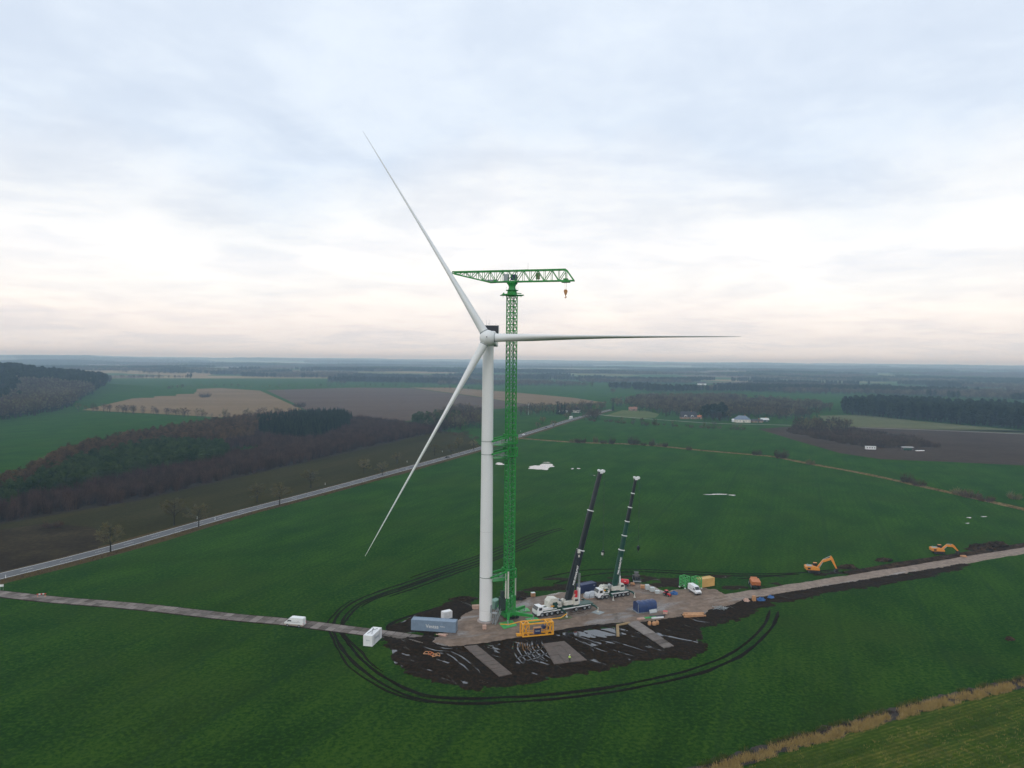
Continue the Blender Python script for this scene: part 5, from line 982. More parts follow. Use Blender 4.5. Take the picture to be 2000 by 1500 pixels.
    for k in range(len(cuts) - 1):
        q0 = P0l + dirb * (tot * cuts[k] - (.6 if k else 2.4)); q1 = P0l + dirb * (tot * cuts[k + 1]); wd = widths[k]
        o = MB().loft([ring_(q0, wd, wd * 1.15), ring_(q1, wd, wd * 1.15)], False).build('boom_section', mats[k], t)
        if k < len(cuts) - 2: MB().loft([ring_(q1 - dirb * .22, wd * 1.16, wd * 1.32), ring_(q1 + dirb * .05, wd * 1.16, wd * 1.32)], False).build('boom_collar', VANW, o)
        if k == 0:
            L1 = (q1 - q0).length; f0, f1 = txt[1]; ctr = q0 + dirb * (L1 * (f0 + f1) / 2) + sv * (ns * (wd / 2 + .02))
            X = dirb; Zv = sv * ns; Yv = Zv.cross(X); Mt = Matrix(((X.x, Yv.x, Zv.x, ctr.x), (X.y, Yv.y, Zv.y, ctr.y), (X.z, Yv.z, Zv.z, ctr.z), (0, 0, 0, 1))); text_part(txt[0], txt[2], LINE, o, Mt, bold=.05)
    hm_ = MB(); hw = widths[-1]; hm_.box(Phl + dirb * .1, (1.0, hw * 1.2, .9)).tube(Phl + Vector((-.9, -hw * .5, .25)), Phl + Vector((-.9, hw * .5, .25)), .42, n=14).tube(Phl + Vector((.5, -hw * .5, .45)), Phl + Vector((.5, hw * .5, .45)), .34, n=14); ho_ = hm_.build('boom_head', VANW, t)
    cb, ct = l(onplane(*cyl_base, tpos, hd)), l(onplane(*cyl_top, tpos, hd)); cb.y = ct.y = tl.y + ns * .35 * (1 if big['twin'] else 0); mdl = cb.lerp(ct, .52)
    for s in ((-1, 1) if big['twin'] else (1,)):
        o_ = Vector((0, 0 if s > 0 else -2 * ns * .35, 0)); MB().tube(cb + o_, mdl + o_, .33 if big['twin'] else .27, n=14).build('luffing_cylinder', VANW, t); MB().tube(mdl + o_, ct + o_, .15, n=10).build('cylinder_rod', STEEL, t)
    hp = l(onplane(hook[0], hook[1], Ph, hd)); hp.x = Phl.x - 1.3; hp.y = Phl.y; m = MB()
    for s in (-.18, .18): m.tube(Vector((hp.x, hp.y + s, Phl.z + .2)), Vector((hp.x, hp.y + s, hp.z + .6)), .03, n=4)
    m.build('hoist_rope', BGREY, t); hb_ = MB().prism([(-.42, .4), (-.2, .75), (.2, .75), (.42, .4), (.36, -.3), (.1, -.75), (-.1, -.75), (-.36, -.3)], -.22, .22); hb_.tube((0, 0, -.75), (.15, 0, -1.15), .09, n=6).tube((.15, 0, -1.15), (-.15, 0, -1.3), .09, n=6); o = hb_.build('hook_block', BBLACK, t); o.location = hp
    if hook[2]: MB().box((.35, .12, -.2), (.45, .5, .7)).build('hook_weight', CREAM, o)
    return t, tl, P0l, dirb, sv, ns
mc1 = mobile_crane('larger mobile crane with the tallest dark boom, parked nearest the tower', (1049, 1207.5), (1163, 1188), 3.0, [.085, .165, .245, .345, .42, .66, .81, .89], (1113, 1158), (1173, 922), (1129, 1178), (1131.5, 1119), [(1139.5, 1075), (1155.5, 997)], [1.55, 1.26, 1.02], [BBLACK, BBLACK, BGREY], ('BMS KRANLØFT', (.36, .66), .78), (1177, 1080, True),
    dict(rig=[(.40, 1, 3.2, None), (.40, -1, 2.4, None), (.93, 1, 3.4, 'dark grey steel mat under the rear outrigger of the larger crane'), (.93, -1, 2.4, None)], mat=GREYP, turn=.8, pan=4.4, caby=1.15, cw=(4.6, 1.5, .42, 4, 4), mh=1.15, twin=True))
mc2 = mobile_crane('smaller mobile crane with the slimmer green boom, parked behind', (1168, 1172), (1233, 1163), 2.75, [.13, .26, .52, .64, .76, .9], (1200, 1146), (1242, 935), (1210.5, 1145), (1211, 1106), [(1211.7, 1073), (1217.7, 1045), (1223.7, 1017.5), (1229, 990), (1235, 962.8)], [1.28, 1.10, .97, .86, .77, .70], [BGREEN, BGREEN, BGREEN, BBLACK, BBLACK, BBLACK], ('BMS KRANLØFT', (.44, .86), .74), (1243.5, 1071, False),
    dict(rig=[(.33, 1, 2.4, None), (.33, -1, 2.0, None), (.97, 1, 2.4, None), (.97, -1, 2.0, None)], mat=GREYP, turn=.3, pan=4.0, caby=.95, cw=(3.3, 1.0, .36, 3, 3), mh=.72, twin=False))
slab('crane_mat', 'dull olive mat lying before the front outrigger of the larger crane', 'crane mat', [(1087, 1206), (1112, 1203), (1118, 1207), (1092, 1211)], .15, M('olive_mat', (.10, .12, .05), .8, .3, 1.0), 4)
# extras of the larger crane: side guy frame and red lifting eye
t1, tl1, P1, d1, s1, n1_ = mc1; m = MB(); q0 = P1 + d1 * 1.0 + Vector((1.35, 0, 0)); q1 = P1 + d1 * 13.2 + Vector((1.25, 0, 0)); m.bar(q0, q1, .5, .6); m.build('guying_frame', BBLACK, t1)
for k, (f, w_) in enumerate(((12.6, .7), (11.2, .45), (8.2, .25), (5.6, .22))): q = P1 + d1 * f + Vector((.95 - k * .3, n1_ * .6, 0)); MB().box(q, (w_, .5, w_ * 1.5)).build('guy_fitting', CREAM, t1)
m = MB().box(P1 + Vector((-1.5, n1_ * .9, -.3)), (.8, .5, 2.2)); m.build('warning_plate', RED, t1); MB().tube(P1 + Vector((-.2, n1_ * .95, -1.6)), P1 + Vector((-1.3, n1_ * .95, -.2)), .22, n=8).build('hose_loop', PINK, t1)

# ------------------------------------------------------------------ excavators and other machines
def excavator(label, p, yw, k, boom):
    t = thing('excavator', label, 'excavator', G(*p, .1), yw, 'orange excavators by the gravel track')
    for s in (-1, 1):
        m = MB(); m.loft([[Vector((x, s * (1.15 + w_), z)) for x, z in ((-1.9, .45), (-1.6, .1), (1.6, .1), (1.95, .45), (1.6, .85), (-1.6, .85))] for w_ in (-.3, .3)], False); o = m.build('track', BLACK, t)
        for x in (-1.5, 1.5): MB().tube((x, s * 1.5, .48), (x, s * .82, .48), .36, n=12).build('sprocket', BGREY, o)
    MB().lathe([(.7, .8), (.7, 1.05)], n=16).build('slew_ring', BLACK, t)
    h = MB(); h.prism([(-2.5, 1.1), (-2.6, 2.0), (-2.2, 2.25), (.2, 2.2), (1.7, 1.75), (1.8, 1.1)], -1.35, 1.35); ho = h.build('house', ORANGE, t); MB().box((-1.6, -1.36, 1.6), (.9, .04, .6)).build('grille', BLACK, ho); MB().box((-1.3, 0, 2.28), (1.6, 1.8, .16)).box((-1.7, .5, 2.42), (.3, .3, .3)).build('engine_deck', GREYP, ho)
    c = body_shell([(.1, 1.75), (.1, 2.95), (.5, 3.1), (1.2, 3.05), (1.65, 2.2), (1.65, 1.7)], 1.0, .1, 2, 0).build('cab', BLACK, t); c.location.y = .8; MB().box((.75, .8, 3.08), (1.1, .95, .06)).build('cab_roof', ORANGE, t)
    for s in (-1, 1): MB().box((.75, .8 + s * .5, 2.5), (.9, .03, .7)).build('cab_window', GLASS, c).location = (0, -.8, 0)
    P = [Vector((x, 0, z)) for x, z in boom]
    m = MB(); ws = (.5, .75, .62, .45)
    m.loft([[P[i] + Vector((0, y * .3, 0)) + Vector((0, 0, z * ws[i])) for y, z in ((-1, -.5), (1, -.5), (1, .5), (-1, .5))] for i in range(3)], False); m.build('boom', ORANGE, t)
    m = MB(); dd = (P[3] - P[2]).normalized(); nn = Vector((-dd.z, 0, dd.x)); m.loft([[q + Vector((0, y * .22, 0)) + nn * (z * w_) for y, z in ((-1, -.5), (1, -.5), (1, .5), (-1, .5))] for q, w_ in ((P[2] - dd * .9, .45), (P[2], .8), (P[3], .35))], False); m.build('stick', ORANGE, t)
    m = MB(); bx, bz = boom[3]; m.prism([(bx - .2, bz + .15), (bx + .35, bz), (bx + .45, bz - .7), (bx - .1, bz - 1.15), (bx - .75, bz - .95), (bx - .45, bz - .55), (bx - .3, bz - .2)], -.65, .65); m.build('bucket', BLACK, t)
    MB().tube(P[0] + Vector((.5, -.35, -.1)), P[1] + Vector((0, -.35, -.2)), .11, n=8).build('boom_cylinder', STEEL, t); MB().tube(P[1] + Vector((0, 0, .55)), P[2] - dd * .8 + Vector((0, 0, .1)), .10, n=8).build('stick_cylinder', STEEL, t); t.scale = (k, k, k); return t
excavator('nearer orange excavator with raised arched boom digging beside the gravel track', (1588, 1118), math.radians(-8), 1.06, [(1.2, 1.7), (2.9, 3.9), (5.7, 4.9), (7.3, 1.6)])
excavator('farther orange excavator with dark cab reaching along the gravel track', (1832, 1081), math.radians(-6), 1.05, [(1.2, 1.7), (2.9, 3.1), (5.3, 2.9), (6.9, 1.2)])
def tractor(label, p, yw, paint, rimm, name='tractor', cat='tractor', k=1.0, att=True):
    t = thing(name, label, cat, G(*p, .1), yw); MB().prism([(.2, .7), (.2, 1.6), (1.9, 1.5), (2.1, 1.2), (2.1, .7)], -.42, .42).build('bonnet', paint, t)
    c = body_shell([(-1.3, .9), (-1.4, 2.5), (-1.1, 2.75), (.05, 2.75), (.35, 1.2), (.35, .9)], 1.5, .1, 1.2, 0).build('cab', GLASS, t); MB().box((-.6, 0, 2.8), (1.5, 1.5, .14)).build('cab_roof', paint, t); MB().box((0, 0, .75), (3.6, .6, .4)).build('chassis', BLACK, t)
    for s in (-1, 1):
        for x, r, w_ in ((-1.0, .85, .5), (1.5, .6, .38)):
            o = MB().tube((x, s * .75, r), (x, s * (.75 + w_), r), r, n=18).build('wheel', BLACK, t); MB().tube((x, s * (.76 + w_), r), (x, s * (.70 + w_), r), r * .5, n=12).build('rim', rimm, o)
        MB().box((-1.0, s * .95, 1.75), (1.3, .5, .08)).build('mudguard', paint, t)
    if att: MB().box((2.7, 0, .7), (.5, 2.6, .35)).bar((2.0, -.4, .7), (2.7, -.5, .7), .14).bar((2.0, .4, .7), (2.7, .5, .7), .14).build('front_linkage', STEEL, t)
    t.scale = (k, k, k); return t
tractor('black tractor seen from the front at the grass edge behind the red tank', (1243, 1135), math.radians(-95), BBLACK, STEEL)
tractor('small red utility tractor beside the blue tarpaulin heap', (1303, 1164), math.radians(-60), RED, STEEL, 'compact_tractor', 'tractor', .6, False)
# red tank trailer
t = thing('tank_trailer', 'red tank trailer behind the smaller mobile crane', 'trailer', G(1220, 1144.5, PZ), math.radians(-14)); m = MB(); rg = []
for x, r in ((-1.5, .25), (-1.35, .75), (-1.0, .98), (.9, .98), (1.25, .75), (1.4, .25)): rg.append([Vector((x, r * math.cos(6.2832 * i / 16), 1.45 + r * .85 * math.sin(6.2832 * i / 16))) for i in range(16)])
m.loft(rg).build('tank', RED, t); MB().box((0, 0, .55), (2.6, 1.3, .18)).bar((1.2, 0, .5), (3.4, 0, .5), .14).build('chassis', BGREY, t); wheel_set(t, (-.3, .5), .85, .36, .22); MB().box((.2, -.86, 1.7), (.5, .1, .35)).build('badge', VANW, t)
# orange dumper
t = thing('dumper', 'orange site dumper parked in the mud left of the excavators', 'dumper', G(1474, 1147, .1), math.radians(82)); MB().prism([(-2.2, 1.3), (-2.7, 2.5), (1.0, 2.7), (1.0, 1.4)], -1.4, 1.4).build('skip', RUST, t); MB().box((-2.3, 0, 2.0), (.06, 1.7, .7)).build('tailgate', BGREY, t)
body_shell([(1.3, .9), (1.3, 2.7), (2.2, 2.8), (2.6, 1.9), (3.6, 1.7), (3.6, .9)], 2.2, .1, 1.6, .2).build('cab', RUST, t); MB().box((0, 0, 1.05), (5.8, .9, .45)).build('chassis', BLACK, t); wheel_set(t, (-1.7, -.3, 2.6), 1.4, .75, .5)
# ------------------------------------------------------------------ yellow blade yoke
a, b = G(1021, 1245, PZ), G(1080, 1239.5, PZ); yw = yaw_of(a, b); Lk = (b - a).length; Wk, Hk = 2.3, 3.4; n = Vector((-math.sin(yw), math.cos(yw), 0)); c = (a + b) / 2 + n * (Wk / 2)
yk = thing('lifting_yoke', 'yellow lattice blade lifting yoke on the gravel edge', 'lifting yoke', c, yw)
for s in (-1, 1):
    m = MB(); y = s * Wk / 2; m.bar((-Lk / 2, y, .2), (Lk / 2, y, .2), .3); m.bar((-Lk / 2, y, Hk), (Lk / 2, y, Hk), .3); m.build('side_rail', YELLOW, yk)
    for x in (-Lk / 2, Lk / 2):
        m = MB(); m.bar((x, y, .1), (x, y, Hk), .36); m.build('corner_post', YELLOW, yk)
    m = MB()
    for x, e in ((-Lk / 2, 1), (Lk / 2, -1)): m.bar((x, y, .3), (x + e * 1.7, y, Hk), .18); m.bar((x, y, Hk), (x + e * 1.7, y, .3), .18); m.bar((x + e * 1.7, y, .2), (x + e * 1.7, y, Hk), .2)
    m.build('cross_brace', YELLOW, yk)
m = MB()
for x in (-Lk / 2, -Lk / 2 + 1.7, Lk / 2 - 1.7, Lk / 2): m.bar((x, -Wk / 2, .2), (x, Wk / 2, .2), .26); m.bar((x, -Wk / 2, Hk), (x, Wk / 2, Hk), .26)
m.bar((-Lk / 2, -Wk / 2, Hk), (-Lk / 2 + 1.7, Wk / 2, Hk), .2).bar((Lk / 2, -Wk / 2, Hk), (Lk / 2 - 1.7, Wk / 2, Hk), .2); m.build('cross_beam', YELLOW, yk)
m = MB(); m.bar((-Lk / 2, Wk / 2, Hk), (-Lk / 2 - 3.2, Wk / 2, Hk - .5), .2); m.bar((-Lk / 2 - 3.2, Wk / 2, Hk - .5), (-Lk / 2 - 5.6, Wk / 2, Hk - .2), .18); m.build('guide_arm', YELLOW, yk)
m = MB(); m.bar((Lk / 2, Wk / 2, Hk), (Lk / 2 + 3.0, Wk / 2, Hk + .1), .2); m.bar((Lk / 2 + 3.0, Wk / 2, Hk + .1), (Lk / 2 + 4.8, Wk / 2 + .4, Hk + .9), .18); m.build('guide_arm', YELLOW, yk)
bx = MB().box((-.1, -.75, 1.35), (1.9, .7, 1.5)).build('control_box', NAVY, yk); MB().box((-.1, -.75, 2.16), (2.0, .9, .12)).box((-1.12, -.75, 1.4), (.1, .8, 1.6)).build('box_cover', WOOD, bx); text_part('Vestas', .5, LINE, bx, Matrix.Translation((-.1, -1.11, 1.35)) @ Matrix.Rotation(math.pi / 2, 4, 'X'))
m = MB().tube((1.9, -.4, 1.9), (1.9, .5, 1.9), .5, n=14).tube((3.0, -.3, 1.5), (3.0, .5, 1.9), .35, n=12); m.build('hydraulic_motor', NAVY, yk); m = MB().box((0, 0, .5), (Lk - 1.0, .3, .3)).box((0, .5, 1.0), (Lk * .6, .15, .15)); m.build('spreader_beam', YELLOW, yk)
m = MB().box((-Lk / 2 - .9, -.6, .6), (1.2, .7, .6)).bar((-Lk / 2 - 1.6, -.9, .9), (-Lk / 2, -.9, .5), .16).bar((-Lk / 2 - 1.6, -.2, .9), (-Lk / 2, -.2, .5), .16); m.build('clamp', YELLOW, yk)

# ------------------------------------------------------------------ site clutter
def crate(label, p, d, mat, yw=0.0, lid=None, name='crate', cat='crate', z=PZ, slats=3, group=None):
    t = thing(name, label, cat, G(*p, z), yw, group); L_, W_, H_ = d
    for s in (-1, 1): MB().box((s * (L_ / 2 - .12), 0, .06), (.12, W_, .12)).build('skid', WOOD, t)
    for k in range(slats):
        m = MB().box((0, 0, .13 + (H_ - .13) * (k + .5) / slats), (L_, W_, (H_ - .13) / slats - .025)); m.build('board', mat, t)
    MB().box((0, 0, H_ + .02), (L_ + .05, W_ + .05, .04)).build('lid', lid or mat, t); return t
crate('orange timber crate with white top on the gravel behind the tower crane', (1041, 1165), (1.2, 1.1, 1.2), WOOD, .3, VANW)
crate('small orange crate at the foot of the turbine tower', (946, 1229), (.95, .8, 1.1), PINK, .2)
crate('orange crate just right of the red tank trailer', (1235.5, 1144), (1.2, 1.0, .9), WOOD, .1)
crate('orange crate left of the grey crates', (1255, 1149), (1.3, 1.2, .95), WOOD, -.2)
crate('tall grey crate, first of three in the row', (1264, 1152), (1.15, 1.15, 1.6), PGREY, .1, slats=4, group='grey crates in a row'); crate('middle grey crate of the row of three', (1273.5, 1155.5), (1.3, 1.15, 1.35), PGREY, .15, slats=3, group='grey crates in a row'); crate('lowest grey crate of the row of three', (1283.5, 1159.5), (1.3, 1.1, .95), PGREY, .05, slats=3, group='grey crates in a row')
crate('tan crate by the dark soil right of the site', (1472.5, 1174), (.9, .9, 1.6), WOOD, .2, z=.1); crate('red box at the end of the beams before the blue tent', (1299.5, 1199), (1.2, .9, .8), PINK, -.3, RED)
def boards(label, pts, mat, sz, name='plank_pile', cat='timber', z=PZ, jit=.35, n=5, seed=0, yw=0.0, stack=2):
    q = random.Random(seed); t = thing(name, label, cat, G(*pts, z), yw)
    for k in range(n): MB().box((q.uniform(-jit, jit), (k // stack) * sz[1] * 1.15 - n / stack * sz[1] * .55, sz[2] * (k % stack + .5)), (sz[0] * q.uniform(.8, 1.1), sz[1], sz[2] * .95), rz=q.uniform(-.12, .12)).build('plank', mat, t)
    return t
boards('long pile of orange timber slabs at the gravel edge', (1356, 1202), WOOD, (5.6, .5, .32), n=8, seed=1, yw=.12, jit=.8); boards('pinkish planks before the end of the blue grey container', (863, 1240), PINK, (2.2, .3, .14), n=6, seed=2, yw=-.25)
boards('pink and white planks beside the tent', (1252, 1209), PINK, (1.8, .35, .2), n=5, seed=3, yw=.3); boards('low row of pale pallets left of the turbine tower', (929, 1188.5), PINK, (2.2, .35, .28), n=8, seed=4, yw=.1, jit=.1, stack=4)
boards('pale planks on the grass bank by the far excavator', (1880, 1087), WOOD, (1.6, .4, .3), n=5, seed=6, yw=-.2, jit=.8, z=.3)
t = thing('beam_stack', 'green and white steel beams lying before the blue tent', 'beams', G(1281, 1206.5, PZ), .22)
for k, (mt, x, y) in enumerate(((CGREEN2, -1.8, 0), (VANW, .3, -.5), (BGREY, .6, .6), (BGREY, .8, .9))): MB().box((x, y, .2), (3.6 if k < 2 else 4.6, .34, .34)).build('beam', mt, t)
# rolls in orange wrapping
t = thing('tarpaulin_rolls', 'three orange wrapped rolls at the edge of the mud', 'rolls', G(1277, 1221, PZ - .1), .25)
for k, (x, y, r) in enumerate(((-1.2, .2, .5), (0, -.25, .62), (1.1, .2, .5))): m = MB(); m.lathe([(r * .3, 0), (r, .12), (r * 1.03, .7), (r * .7, 1.05), (r * .2, 1.12)], (x, y, 0), 12); m.build('roll', WOOD, t)
# blue tent over equipment
a, b = G(1247, 1198.5, PZ), G(1283, 1194, PZ); yw = yaw_of(a, b); Lk = (b - a).length; n = Vector((-math.sin(yw), math.cos(yw), 0)); c = (a + b) / 2 + n * 1.6
t = thing('equipment_tent', 'navy tarpaulin tent over equipment on the gravel', 'tent', c, yw); V_ = []; F_ = []; nx, pr_ = 13, [(-1.62, .15), (-1.6, 1.3), (-1.5, 2.55), (-1.0, 2.95), (0, 3.05), (1.0, 2.95), (1.5, 2.55), (1.6, 1.3), (1.62, .15)]
for i in range(nx):
    x = -Lk / 2 + Lk * i / (nx - 1)
    for j, (y, z) in enumerate(pr_): f = float(fbm(i * .9 + 3, j * .8, 2) - .5); V_.append((x, y * (1 + .10 * f), z - (.22 if i % 3 == 1 and 2 < j < 6 else 0) + .18 * f * (j not in (0, 8))))
k_ = len(pr_)
for i in range(nx - 1):
    for j in range(k_ - 1): F_.append((i * k_ + j, (i + 1) * k_ + j, (i + 1) * k_ + j + 1, i * k_ + j + 1))
MB().add(V_, F_, True).build('cover', NAVYT, t)
for i in (0, nx - 1): MB().add([V_[i * k_ + j] for j in range(k_)], [tuple(range(k_))]).build('end_cover', NAVYT, t)
MB().box((0, 0, .1), (Lk + .5, 3.3, .2)).build('skid_frame', STEEL, t); MB().bar((-Lk / 2 - .03, -1.55, .1), (-Lk / 2 - .03, -1.5, 2.6), .1).build('tent_pole', STEEL, t)
pn = thing('loose_panel', 'pale panel leaning on the blue tent', 'panel', G(1276, 1197, PZ), yw + .1); MB().box((0, .1, .5), (2.6, .08, 1.0), M=Matrix.Rotation(-.3, 3, 'X')).build('sheet', PGREY, pn); MB().box((0, -.1, .06), (2.6, .3, .1)).build('foot', STEEL, pn)
# silver wrapped load
t = thing('wrapped_load', 'silver wrapped load between the two mobile cranes', 'wrapped load', G(1153, 1167, PZ), .42); m = MB(); rg = []
for x, k in ((-2.0, .8), (-1.6, 1.0), (-.5, .94), (.6, 1.04), (1.5, .95), (1.9, .75)): rg.append([Vector((x, y * k, z * k)) for y, z in ((-1.1, .1), (-1.15, .9), (-.6, 1.7), (.3, 1.9), (1.0, 1.2), (1.1, .1))])
m.loft(rg, False).build('wrapping', SILVER, t); MB().box((0, 0, .06), (4.2, 2.3, .12)).build('pallet', WOOD, t)
for x in (-1.0, .9): MB().box((x, -1.12, .75), (.08, .06, 1.3)).build('strap', BGREY, t)
# green lattice frames
def lattice_frame(label, p, yw):
    t = thing('lattice_frame', label, 'lattice frame', G(*p, PZ), yw, 'green lattice frames on the gravel'); m = MB(); e, H = 1.12, 3.3
    for x in (-e, e):
        for y in (-e, e): MB().bar((x, y, .35), (x, y, H + .35), .22).build('post', CGREEN2, t); MB().box((x, y, .17), (.4, .4, .35)).build('foot_block', VANW, t)
    for z in (.5, 1.45, 2.4, H + .3):
        for a_, b_ in (((-e, -e), (e, -e)), ((e, -e), (e, e)), ((e, e), (-e, e)), ((-e, e), (-e, -e))):
            m.bar((*a_, z), (*b_, z), .14)
            if z < 3: m.bar((*a_, z), ((a_[0] + b_[0]) / 2, (a_[1] + b_[1]) / 2, z + .95), .11); m.bar((*b_, z), ((a_[0] + b_[0]) / 2, (a_[1] + b_[1]) / 2, z + .95), .11)
    m.build('bracing', CGREEN2, t)
lattice_frame('green lattice frame standing clear of the tan container', (1337, 1147), math.radians(38)); lattice_frame('green lattice frame against the tan container', (1360, 1149), math.radians(36))
def heap(label, p, r, mat, seed, name='tarpaulin_heap', cat='heap', z=PZ):
    o = MB().blob((0, 0, 0), r, seed, 16, 6, .32).build(name, mat); o.location = G(*p, z); return tag(o, label, cat)
heap('blue tarpaulin heap beside the small red tractor', (1317, 1160.5), (1.1, .9, .9), BLUE, 1); heap('blue plastic heap on the dark soil', (1486, 1173), (1.3, .8, .9), BLUE, 2, z=.1); heap('farther blue plastic heap at the soil edge', (1505, 1168), (1.1, .7, .8), BLUE, 3, z=.1)
heap('white and red plastic heap on the dark soil', (1458, 1174), (.9, .7, .8), PINK, 4, z=.1)
for i_, (u_, v_, r_, t_) in enumerate([(1655, 1110, (3.6, 1.5, 1.2), 'small grey soil heap under the near excavator bucket'), (1726, 1096, (3.2, 1.4, 1.2), 'low soil heap between the excavators'), (1915, 1074, (5.5, 3.0, 2.0), 'large brown soil heap at the track end'), (1945, 1069, (5.0, 3.0, 2.2), 'tallest brown soil heap beyond the track'), (1972, 1250, (1.1, .9, .8), 'small dark mound in the near crop'), (1590, 1118, (2.2, 1.4, .4), 'low mud ridge under the near excavator'), (1015, 1172, (2.0, 1.2, 1.0), 'soil heap behind the tower crane'), (905, 1172, (4.0, 2.0, .9), 'dark soil heap by the short curved ruts')]):
    heap(t_, (u_, v_), r_, HEAP, 40 + i_, 'soil_heap', 'soil heap', z=-.05)
# scaffold tube pile
t = thing('tube_pile', 'tangled pile of grey steel tubes on the dark soil', 'steel tubes', G(1407, 1189, .1), .2); q = random.Random(5)
for k in range(26): a = Vector((q.uniform(-1.9, 1.9), q.uniform(-1.4, 1.4), q.uniform(.1, .5))); d_ = Vector((q.uniform(-1, 1), q.uniform(-1, 1), q.uniform(-.1, .35))).normalized() * q.uniform(.6, 1.3); MB().tube(a - d_, a + d_, .055, n=5).build('tube', STEEL, t)
# orange trestles in the mud
t = thing('steel_trestle', 'orange steel trestles thrown down in the mud', 'trestle', G(842, 1281, .1), -.3)
for k, (x, y, r_) in enumerate(((-1.4, .3, .2), (0, 0, -.35), (1.2, -.2, .9), (-.4, .7, 1.2), (1.5, .3, -.2))):
    m = MB(); c_, s_ = math.cos(r_), math.sin(r_)
    def w2(a, b, z): return (x + a * c_ - b * s_, y + a * s_ + b * c_, z)
    m.bar(w2(-.8, 0, .2), w2(.8, 0, .2), .13); m.bar(w2(-.8, 0, .2), w2(-.3, .6, .55), .11); m.bar(w2(.8, 0, .2), w2(.3, .6, .55), .11); m.bar(w2(-.3, .6, .55), w2(.3, .6, .55), .12); m.build('trestle_leg', RUST if k % 2 else WOOD, t)
# board walks over the mud
def walk(label, L0, L1, R0, R1, n_, mat, h=.14, z=.2, across=1):
    P = [G(*p, z) for p in (L0, L1, R1, R0)]; c = sum(P, Vector()) / 4; t = thing('mat_walkway', label, 'walkway', c); a0, a1, b1, b0 = [p - c for p in P]
    for k in range(n_):
        for j in range(across):
            f0, f1 = k / n_ + .004, (k + 1) / n_ - .004; g0, g1 = j / across + .006, (j + 1) / across - .006; dz = rnd.uniform(-.03, .03)
            def at_(f, g_): return a0.lerp(a1, f).lerp(b0.lerp(b1, f), g_)
            q = [at_(f0, g0), at_(f1, g0), at_(f1, g1), at_(f0, g1)]; MB().loft([[p - Vector((0, 0, .1)) for p in q], [p + Vector((0, 0, h + dz)) for p in q]], False).build('plate', mat, t)
    return t
walk('long strip of brown mats running down into the near mud', (906, 1263), (975, 1322), (931, 1260), (1001, 1317), 9, MATW); walk('long strip of grey mats right of the tent running into the mud', (1222, 1216), (1297, 1266), (1246, 1213), (1316, 1262), 8, PLATE); walk('wide brown plate deck where the worker stands', (1082, 1298), (1060, 1258), (1147, 1290), (1102, 1252), 5, MATW, across=3, h=.10)
tb = thing('timber_edge', 'tan timber beams framing the puddle before the tent', 'timber', G(1207, 1236, .12)); q0 = G(1206, 1222, .12) - tb.location; q1 = G(1207, 1244, .12) - tb.location; q2 = G(1230, 1217, .12) - tb.location
for a, b in ((q0, q1), (q0, q2)): MB().bar(a + Vector((0, 0, .12)), b + Vector((0, 0, .12)), .75, .28).build('beam', M('tan_timber', (.30, .20, .09), .7, .25, 1.0), tb)
# ------------------------------------------------------------------ person
def person(label, p, yw, z=PZ):
    t = thing('person', label, 'person', G(*p, z), yw); me_ = bpy.data.meshes.new('body')
    J_ = [(0, 0, .95), (0, 0, 1.15), (0, 0, 1.38), (0, 0, 1.50), (.02, 0, 1.62), (.02, 0, 1.76), (0, .17, 1.40), (.03, .24, 1.12), (.14, .22, .90), (0, -.17, 1.40), (.05, -.25, 1.12), (.18, -.2, .93), (0, .10, .88), (.04, .11, .48), (-.02, .12, .08), (.14, .13, .04), (0, -.10, .88), (.03, -.11, .48), (.0, -.12, .08), (.16, -.13, .04), (.20, .2, .82), (.24, -.18, .86)]
    E = [(0, 1), (1, 2), (2, 3), (3, 4), (4, 5), (2, 6), (6, 7), (7, 8), (2, 9), (9, 10), (10, 11), (0, 12), (12, 13), (13, 14), (14, 15), (0, 16), (16, 17), (17, 18), (18, 19), (8, 20), (11, 21)]
    Rr = [.16, .15, .17, .07, .095, .085, .085, .06, .045, .085, .06, .045, .10, .075, .055, .05, .10, .075, .055, .05, .04, .04]
    me_.from_pydata(J_, E, []); me_.update(); o = link('body', me_, t); bpy.context.view_layer.objects.active = o
    md = o.modifiers.new('skin', 'SKIN')
    if not me_.skin_vertices:
        with bpy.context.temp_override(object=o, active_object=o): bpy.ops.mesh.customdata_skin_add()
    sk = me_.skin_vertices[0].data
    for i, r in enumerate(Rr): sk[i].radius = (r, r)
    sk[0].use_root = True; sb = o.modifiers.new('sub', 'SUBSURF'); sb.levels = 1; sb.render_levels = 1
    dg = bpy.context.evaluated_depsgraph_get(); m2 = bpy.data.meshes.new_from_object(o.evaluated_get(dg)); m2.name = 'body'; bpy.data.objects.remove(o)
    for mt in (CLOTH, HIVIS, SKIN): m2.materials.append(mt)
    for f in m2.polygons: z_ = f.center.z; f.material_index = 2 if z_ > 1.5 else (1 if z_ > .98 else 0); f.use_smooth = True
    o = link('body', m2, t); m = MB(); m.lathe([(.135, 1.68), (.14, 1.74), (.125, 1.82), (.07, 1.88), (.01, 1.90)], (.02, 0, 0), 14); m.build('helmet', VANW, t); MB().box((0, 0, 1.2), (.36, .42, .05)).build('reflective_band', PGREY, t); return t
person('worker in yellow hi-vis jacket and white helmet standing on the brown plates', (1112.5, 1293), math.radians(80), .25)

